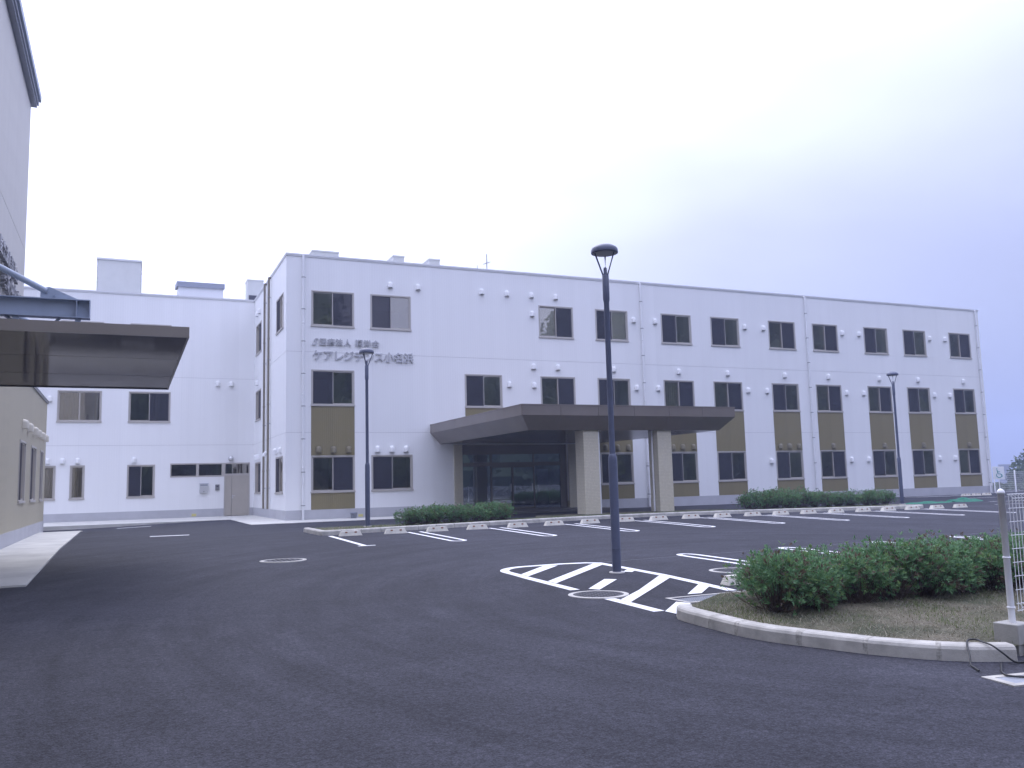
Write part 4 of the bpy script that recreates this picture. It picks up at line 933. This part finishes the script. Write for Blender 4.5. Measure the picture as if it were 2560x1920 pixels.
# ------------------------------------------------------------------ wheel stops
sb = MB(); w2, d2, h2 = .30, .09, .125
sb.add([(-w2, -d2, 0), (w2, -d2, 0), (w2, d2, 0), (-w2, d2, 0), (-w2+.02, -d2+.015, .05), (w2-.02, -d2+.015, .05), (w2-.02, d2-.015, .05), (-w2+.02, d2-.015, .05), (-w2+.05, -d2+.035, h2), (w2-.05, -d2+.035, h2), (w2-.05, d2-.035, h2), (-w2+.05, d2-.035, h2)],
       [(0,1,5,4),(1,2,6,5),(2,3,7,6),(3,0,4,7),(4,5,9,8),(5,6,10,9),(6,7,11,10),(7,4,8,11),(8,9,10,11)]); stop_me = sb.mesh('body', M_stop)
rb = MB(); rb.box(-.030, .030, -.010, .004, -.017, .017); refl_me = rb.mesh('reflector', M_reflx)
ORD = ['first', 'second', 'third', 'fourth', 'fifth', 'sixth', 'seventh', 'eighth', 'ninth', 'tenth', 'eleventh', 'twelfth', 'thirteenth', 'fourteenth', 'fifteenth', 'sixteenth', 'seventeenth', 'eighteenth', 'nineteenth', 'twentieth']
def stop(x, y, label, group, rz=0, flip=False):
    o = empty('wheel_stop', (x, y, g(x, y)), label, 'wheel stop', group, rz=rz + (math.pi if flip else 0)); inst('body', stop_me, o)
    for s_ in (-1, 1): r_ = inst('reflector', refl_me, o, (s_*.125, -.064, .090)); r_.rotation_euler = (R(-15), 0, 0)
n_ = 0
for k in range(10):
    for s_ in (-1, 1):
        x = 6.05 + 2.405*k + s_*.60
        if n_ < 20: stop(x + random.uniform(-.02, .02), 22.86 + random.uniform(-.03, .03), 'pale wheel stop, ' + ORD[n_] + ' from the left along the long kerb', 'wheel stops along the kerb', random.uniform(-.02, .02))
        n_ += 1
stop(8.0, 10.12, 'wheel stop half hidden behind the near hedge by the hatched zone', 'wheel stops by the near hedge', 0.05, True)
for k, nm in enumerate(('left', 'middle', 'right')): stop(41.9+.75*k, 33.4-.05*k, nm + ' one of three wheel stops at the far building corner', 'wheel stops at the far corner')

# ------------------------------------------------------------------ covers, grate, cable
def manhole(x, y, r, label):
    o = empty('manhole', (x, y, g(x, y)+.004), label, 'manhole', 'round manhole covers')
    b = MB(); b.lathe([(r*1.0, -.05), (r*1.0, .004), (r*.84, .006), (r*.82, -.05)], 36, sm=False); b.build('ring', M_ring, o)
    b = MB(); b.lathe([(r*.815, -.05), (r*.815, .003), (0.0, .004)], 36, sm=False); cv = b.build('cover', M_cover, o)
    b = MB()
    for k in range(-3, 4):
        for j in range(-3, 4):
            if math.hypot(k, j) < 3.4: b.box(k*r*.21-.02, k*r*.21+.02, j*r*.21-.02, j*r*.21+.02, .004, .008)
    b.build('stud_pattern', M_cover, cv)
manhole(2.79, 17.22, .44, 'round manhole cover alone on the open asphalt at left'); manhole(5.72, 10.18, .40, 'round manhole cover inside the hatched zone'); manhole(8.9, 11.4, .40, 'round manhole cover in the bay behind the near hedge')
gr = empty('drain_grate', (6.3, 8.98, g(6.9, 9.2)), 'galvanised drain grating beside the near hedge corner', 'drain grate')
b = MB(); b.box(0, 1.30, 0, .05, -.03, .008); b.box(0, 1.30, .47, .52, -.03, .008); b.box(0, .05, .05, .47, -.03, .008); b.box(1.25, 1.30, .05, .47, -.03, .008); b.build('frame', M_ring, gr)
b = MB()
for i in range(38): b.box(.06+i*.0315, .074+i*.0315, .05, .47, -.025, .004)
for j in range(4): b.box(.05, 1.25, .11+j*.1, .12+j*.1, -.02, .003)
b.build('bars', M_galv, gr); b = MB(); b.box(.05, 1.25, .05, .47, -.20, -.15); b.build('pit', M_dark, gr)
pc = empty('pit_cover', (6.32, 4.64, g(6.3, 4.6)+.004), 'square utility cover with pale frame by the fence post', 'pit cover', rz=R(-10))
b = MB(); b.box(-.28, .28, -.16, -.10, -.04, .006); b.box(-.28, .28, .10, .16, -.04, .006); b.box(-.28, -.21, -.10, .10, -.04, .006); b.box(.21, .28, -.10, .10, -.04, .006); b.build('frame', M_kerb, pc)
b = MB(); b.box(-.205, .205, -.095, .095, -.04, .003); b.build('cover', M_galv, pc)
zc = lambda x, y, d: (x, y, g(x, y)+d)
cp = [zc(6.20,4.96,.012), zc(6.26,5.04,.012), zc(6.30,5.11,.02), zc(6.37,5.17,.07), zc(6.45,5.25,.125), zc(6.55,5.33,.145), zc(6.64,5.37,.145), zc(6.68,5.34,.145), zc(6.64,5.26,.145), zc(6.60,5.14,.14), zc(6.62,5.06,.09), zc(6.70,5.02,.02), zc(6.80,5.00,.012), zc(6.95,4.93,.012), zc(7.1,4.85,.012)]
def smooth(p, n=6):
    P = [Vector(a) for a in p]; o_ = []
    for i in range(len(P)-1):
        p0, p1, p2, p3 = P[max(i-1,0)], P[i], P[i+1], P[min(i+2,len(P)-1)]
        for j in range(n):
            t = j/n; o_.append(0.5*((2*p1)+(p2-p0)*t+(2*p0-5*p1+4*p2-p3)*t*t+(3*p1-p0-3*p2+p3)*t**3))
    return o_ + [P[-1]]
b = MB(); b.tube(smooth(cp), .008, 8); b.tube(smooth([zc(6.58,5.05,.012), zc(6.42,4.93,.012), zc(6.31,4.84,.012), zc(6.24,4.74,.016), zc(6.30,4.66,.016), zc(6.42,4.60,.016), zc(6.6,4.5,.012)]), .008, 8)
tag(b.build('cable', M_cable), 'black cable looping over the near kerb onto the asphalt', 'cable')
bk = empty('bucket', (8.55, 35.35, 0.015), 'small grey bucket standing at the foot of the white wall', 'bucket')
b = MB(); b.lathe([(.11, 0), (.13, .20), (.155, .205), (.155, .235), (.14, .235), (.12, .03), (0, .03)], 18); b.build('body', M_roofbl, bk); b = MB(); b.tube([(-.15, 0, .22), (-.10, -.12, .16), (.10, -.12, .16), (.15, 0, .22)], .006, 6); b.build('handle', M_clip, bk)

# ------------------------------------------------------------------ mesh fence on the right
FA = R(5); FO = Vector((7.11, 5.315, -0.067))
def fence_panel(L_, h, n, m=M_fence):
    b = MB(); r = .0022; k = int(L_/.05)
    for i in range(1, k):
        x = i*.05; b.tube([(x, 0, .09), (x, 0, h)], .0030, 5, cap=False)
    for z in [0.10] + [0.16+.118*i for i in range(8)] + [h]: b.tube([(0.03, 0, z), (L_-.03, 0, z)], .0036, 5, cap=False)
    # rolled triangular beam at the top and bottom
    for z0, s_ in ((h, -1), (.10, 1)):
        for i in range(1, k):
            x = i*.05; b.tube([(x, 0, z0), (x, -.045, z0+s_*.035), (x, 0, z0+s_*.07)], .0024, 4, cap=False)
        b.tube([(.03, -.045, z0+s_*.035), (L_-.03, -.045, z0+s_*.035)], .003, 5, cap=False)
    return b.mesh('mesh_panel', m)
fp = fence_panel(2.0, 1.11, 8)
pb = MB(); pb.lathe([(.028, -.05), (.028, 1.115), (.034, 1.115), (.034, 1.13), (.028, 1.145), (.014, 1.158), (0, 1.163)], 16); pb.lathe([(.029, .12), (.034, .122), (.034, .135), (.029, .137)], 16); pb.lathe([(.029, .55), (.034, .552), (.034, .565), (.029, .567)], 16); post_me = pb.mesh('post', M_fence)
fb = MB(); fb.cbox(-.11, .11, -.11, .11, -.32, 0, .006); foot_me = fb.mesh('footing', M_found)
fl_ = MB(); fl_.cbox(.12, 1.88, -.06, .06, -.32, -.03, .006); low_me = fl_.mesh('base_course', M_found)
fence = empty('mesh_fence', FO, 'white welded mesh fence with domed posts at the right edge', 'fence', rz=FA)
for i in range(17):
    inst('post', post_me, fence, (2*i, 0, 0)); inst('footing', foot_me, fence, (2*i, 0, 0))
    if i < 16: inst('mesh_panel', fp, fence, (2*i, -.036, 0)); inst('base_course', low_me, fence, (2*i, 0, 0))
# far fence beyond the car park
ff = empty('boundary_fence', (49.54, 36.0, -.1), 'far white mesh fence in front of the greenery at right', 'fence', rz=R(3))
fpb = MB()
for i in range(1, 40): fpb.tube([(i*.05, 0, .1), (i*.05, 0, 1.3)], .003, 4, cap=False)
for i in range(11): fpb.tube([(0, 0, .1+.12*i), (2, 0, .1+.12*i)], .004, 4, cap=False)
ffm = fpb.mesh('mesh_panel', M_fence); pb = MB(); pb.lathe([(.04, -.3), (.04, 1.36), (0, 1.40)], 10); ffp = pb.mesh('post', M_fence)
for i in range(8): inst('post', ffp, ff, (2*i-2, 0, 0)); inst('mesh_panel', ffm, ff, (2*i-2, 0, 0))
# disabled-parking sign
sg = empty('parking_sign', (41.70, 31.2, g(41, 31)), 'small white wheelchair parking sign on a thin post', 'sign', rz=R(-42))
b = MB(); b.tube([(0, .02, 0), (0, .02, .95)], .025, 8); b.build('post', M_fence, sg)
b = MB(); b.cbox(-.27, .27, -.01, .01, .88, 1.54, .004); bd = b.build('board', M_signw, sg)
b = MB(); yq = -.014; arc = [(.02+.13*math.cos(a), yq, 1.10+.13*math.sin(a)) for a in lin(R(150), R(370), 14)]
b.tube(arc, .018, 5); b.tube([(-.06, yq, 1.36), (-.03, yq, 1.16), (.10, yq, 1.15), (.17, yq, 1.02)], .02, 5); b.tube([(-.045, yq, 1.27), (.07, yq, 1.26)], .015, 5); b.lathe([(0, -.03), (.035, 0), (0, .03)], 10, (-.07, yq, 1.42)); b.build('wheelchair_symbol', M_signg, bd)
# crumpled green netting
def heap(x, y, sx, sy, h, label):
    n = 22; b = MB(); V = []; rng = random.Random(int(x*10))
    for j in range(n+1):
        for i in range(n+1):
            u, v = i/n*2-1, j/n*2-1; r_ = math.hypot(u, v); e = max(0, 1-r_**2); w_ = .45+.55*abs(math.sin(3.1*u+5*v+x))*abs(math.cos(4.3*u-2*v))
            V.append((u*sx*(1+.1*rng.uniform(-1, 1)), v*sy, -.02 + h*e*w_ + .03*rng.uniform(0, 1)*e))
    b.add(V, [(j*(n+1)+i, j*(n+1)+i+1, (j+1)*(n+1)+i+1, (j+1)*(n+1)+i) for j in range(n) for i in range(n)])
    tag(b.build('netting', M_green, None, (x, y, g(x, y)-.0)), label, 'netting', 'green netting on the asphalt')
heap(31.8, 27.3, 1.5, .6, .10, 'flat spread of green netting just right of the far lamp'); heap(34.2, 27.4, 1.0, .7, .20, 'taller crumpled heap of green netting')

# ------------------------------------------------------------------ hedges
def shrub_meshes(seed, n=820, rx=.52, rz_=.34):
    rng = random.Random(seed); b = MB(); V = []; F = []; mi = []
    lobes = [(rng.uniform(-.27, .27), rng.uniform(-.25, .25), rng.uniform(.20, .50), rng.uniform(.17, .33)) for _ in range(10)]
    tips = []
    for k in range(n):
        l = rng.choice(lobes); 
        while True:
            d = Vector((rng.gauss(0, 1), rng.gauss(0, 1), rng.gauss(.25, .9))); 
            if d.length > .2: break
        d.normalize(); sprig = k % 14 == 0
        rr = l[3]*(rng.uniform(.55, 1.0) if rng.random() < .88 else rng.uniform(.95, 1.38))
        c = Vector((l[0], l[1], l[2])) + Vector((d.x*rr*1.1, d.y*rr*1.05, d.z*rr*.82))
        if c.z < .05: continue
        if sprig and d.z > .1: c += Vector((d.x*.03, d.y*.03, rng.uniform(.04, .12)))
        tips.append(c); t = (d + Vector((0, 0, .55))).normalized(); u = t.orthogonal().normalized(); w = t.cross(u)
        r_ = rng.random(); m_ = 0 if r_ < .70 else (1 if r_ < .84 else 2)
        for j in range(rng.randint(6, 9)):
            a = rng.uniform(0, 6.283); sp = rng.uniform(.35, 1.15); ld = (t*math.cos(sp) + (u*math.cos(a)+w*math.sin(a))*math.sin(sp)).normalized()
            ln = rng.uniform(.032, .062); wd_ = ln*rng.uniform(.13, .21); s_ = ld.cross(t if abs(ld.dot(t)) < .95 else u).normalized()
            o_ = c + ld*.008 - t*rng.uniform(0, .035); i = len(V); nrm = s_.cross(ld)
            V += [o_, o_+ld*ln*.5+s_*wd_+nrm*ln*.06, o_+ld*ln, o_+ld*ln*.5-s_*wd_+nrm*ln*.06]; F.append((i, i+1, i+2, i+3)); mi.append(m_)
    b.v = [tuple(v) for v in V]; b.f = F; b.m = mi; b.smooth = [False]*len(F)
    leaf = b.mesh('foliage', [M_leaf1, M_leaf2, M_leaf3])
    st = MB()
    for k in range(70):
        tp = rng.choice(tips); bs = Vector((rng.uniform(-.09, .09), rng.uniform(-.09, .09), -.03)); md = bs.lerp(tp, .5) + Vector((tp.x*.15, tp.y*.15, -.02))
        st.tube([bs, md, tp], .007, 5, cap=False, r2=.002)
    return leaf, st.mesh('stems', M_bark)
SH = [shrub_meshes(s) for s in (3, 11, 19, 27)]
def shrub(x, y, z, s, rot, v, label, group, sz=1.0):
    o = empty('shrub', (x, y, z), label, 'shrub', group, rz=rot); o.scale = (s, s, s*sz); inst('foliage', SH[v][0], o); inst('stems', SH[v][1], o)
NH = [(6.46+.56*k, 7.55) for k in range(10)] + [(6.85+.60*k, 8.10) for k in range(9)]
for k, (x, y) in enumerate(NH):
    x += random.uniform(-.05, .05); y += random.uniform(-.07, .07); back = k >= 10
    lb = ('leftmost shrub of the near hedge, leaning towards the kerb corner' if k == 0 else (ORD[k-10] + ' shrub from the left in the back row of the near hedge' if back else ORD[k] + ' shrub from the left in the front row of the near hedge'))
    shrub(x, y, near_top(x, y)-.01, random.uniform(.92, 1.06), random.uniform(0, 6.28), k % 4, lb, 'shrubs of the near hedge', random.uniform(.86, .98))
for k in range(8):
    x = 7.75 + .46*k; y = YK(x)+.95+random.uniform(-.15, .15); shrub(x, y, .09, random.uniform(.88, 1.0), random.uniform(0, 6.28), (k+1) % 4, ORD[k] + ' shrub from the left in the low hedge before the entrance', 'shrubs of the hedge before the entrance', .86)
for k in range(12):
    x = 21.0 + .60*k; y = 25.75 - .02*k + random.uniform(-.12, .12); shrub(x, y, .05, random.uniform(1.1, 1.22) if k < 5 else random.uniform(.90, 1.0), random.uniform(0, 6.28), (k+2) % 4, ORD[k] + ' shrub from the left in the hedge right of the canopy', 'shrubs of the hedge right of the canopy', .92)

# ------------------------------------------------------------------ greenery and skyline
def crown_mesh(seed, n, rx, rz_, ls, m):
    rng = random.Random(seed); b = MB(); V = []; F = []
    lobes = [(rng.uniform(-.55, .55)*rx, rng.uniform(-.55, .55)*rx, rng.uniform(-.4, .5)*rz_, rng.uniform(.35, .6)) for _ in range(9)]
    for k in range(n):
        l = rng.choice(lobes); d = Vector((rng.gauss(0, 1), rng.gauss(0, 1), rng.gauss(.2, 1))).normalized(); rr = rng.uniform(.6, 1.05)*l[3]
        c = Vector((l[0]+d.x*rr*rx, l[1]+d.y*rr*rx, l[2]+d.z*rr*rz_)); u = Vector((rng.gauss(0, 1), rng.gauss(0, 1), rng.gauss(0, .6))).normalized(); w = u.orthogonal().normalized()
        s_ = ls*rng.uniform(.6, 1.3); i = len(V); V += [c-u*s_, c+w*s_*.5, c+u*s_, c-w*s_*.5]; F.append((i, i+1, i+2, i+3))
    b.v = [tuple(v) for v in V]; b.f = F; b.m = [0]*len(F); b.smooth = [False]*len(F); return b.mesh('crown', m)
CR = [crown_mesh(s, 4200, 3.2, 3.0, .24, M_scrub) for s in (5, 9)]
tb = MB(); tb.tube([(0, 0, -1), (.1, 0, 2.5), (0, .1, 5)], .25, 8, r2=.10)
for a in (0.4, 2.3, 4.4): tb.tube([(.08, .02, 2.6), (.9*math.cos(a), .9*math.sin(a), 4.2), (1.7*math.cos(a), 1.7*math.sin(a), 5.4)], .10, 6, r2=.03)
TR = tb.mesh('trunk', M_bark)
for k, (x, y, zt, s, lb) in enumerate(((87.6, 60, 3.0, 1.0, 'rounded green tree rising behind the far fence at the right edge'), (86.2, 61.5, 1.7, .8, 'lower green tree beside the far fence, next to the building corner'), (92.0, 63, 4.2, 1.1, 'green tree at the extreme right behind the far fence'))):
    o = empty('tree', (x, y, terr(x, y)), lb, 'tree', 'trees beyond the far fence'); H_ = zt - terr(x, y); o.scale = (s, s, H_/8.0)
    inst('crown', CR[k % 2], o, (0, 0, 5.4)); inst('trunk', TR, o)
# bank of scrub behind the far fence
rng = random.Random(4); b = MB(); V = []; F = []
for k in range(20000):
    t = rng.random(); x = 51.5 + 36*t + rng.uniform(-2, 2); y = 38 + 24*t + rng.uniform(-1.5, 6); z = -2.2 + rng.random()*(2.0 + .8*math.sin(x*.7)); c = Vector((x, y, z - .8*t))
    u = Vector((rng.gauss(0, 1), rng.gauss(0, 1), rng.gauss(0, .7))).normalized(); w = u.orthogonal().normalized(); s_ = rng.uniform(.12, .3); i = len(V); V += [tuple(c-u*s_), tuple(c+w*s_*.6), tuple(c+u*s_), tuple(c-w*s_*.6)]; F.append((i, i+1, i+2, i+3))
b.add(V, F); tag(b.build('scrub', M_scrub), 'green scrub filling the bank behind the far fence', 'scrub', kind='stuff')
fbld = empty('distant_building', (330, 244, -8), 'tiny grey block on the skyline beside the building corner', 'building', rz=R(35))
b = MB(); b.box(-1.9, 1.9, -2, 2, -2, 11.4); b.build('wall', M_farw, fbld); b = MB(); b.box(-2.1, 2.1, -2.2, 2.2, 11.4, 11.9); b.build('roof', M_clip, fbld)
for i in range(3):
    for j in range(4): b = MB(); b.box(-1.6+.85*j, -1.0+.85*j, -2.05, -2.0, 2+3*i, 3.6+3*i); b.build('window', M_farg, fbld)
# wooded hill across the road behind the viewpoint (seen mirrored in the windows)
rng = random.Random(12); b = MB(); V = []; F = []
for k in range(520):
    x = rng.uniform(-45, 200); y = rng.uniform(-68, -29); z0 = terr(x, y); hh = crest(x)*.42*rng.uniform(.6, 1.15); rx = rng.uniform(2.2, 4.2)
    cr_ = MB(); cr_.lathe([(0.01, -.5), (.55, -.38), (.8, 0), (.55, .38), (0.01, .5)], 8)
    i = len(V); V += [(x+a_*rx, y+b2*rx, z0+hh*.55+c2*hh*.92) for a_, b2, c2 in cr_.v]; F += [tuple(i+q_ for q_ in f_) for f_ in cr_.f]
    for j in range(100):
        d = Vector((rng.gauss(0, 1), rng.gauss(0, 1), rng.gauss(0, 1))).normalized(); c = Vector((x+d.x*rx, y+d.y*rx, z0+hh*.55+d.z*hh*.5)); u = Vector((rng.gauss(0, 1), rng.gauss(0, 1), rng.gauss(0, .7))).normalized(); w = u.orthogonal().normalized()
        s_ = rng.uniform(.34, .62); i = len(V); V += [tuple(c-u*s_), tuple(c+w*s_*.7), tuple(c+u*s_), tuple(c-w*s_*.7)]; F.append((i, i+1, i+2, i+3))
b.add(V, F); tag(b.build('woodland', M_leaft), 'dense wooded hillside mirrored in the upper windows', 'woodland', kind='stuff')

# ------------------------------------------------------------------ thin blue haze volume over the whole site, added to lift dark tones
b = MB(); b.box(-1000, 1000, -1000, 1000, -14, 60)
hz = b.build('haze', M_dark); tag(hz, kind='stuff'); hz.data.materials.clear()
hm = bpy.data.materials.new('haze_air'); hm.use_nodes = True; t = hm.node_tree; t.nodes.clear()
o_ = t.nodes.new('ShaderNodeOutputMaterial'); pv = t.nodes.new('ShaderNodeVolumePrincipled'); pv.inputs['Color'].default_value = (0.60, 0.70, 1.0, 1); pv.inputs['Density'].default_value = 0.0016; pv.inputs['Anisotropy'].default_value = 0.2
t.links.new(pv.outputs[0], o_.inputs['Volume']); hz.data.materials.append(hm)
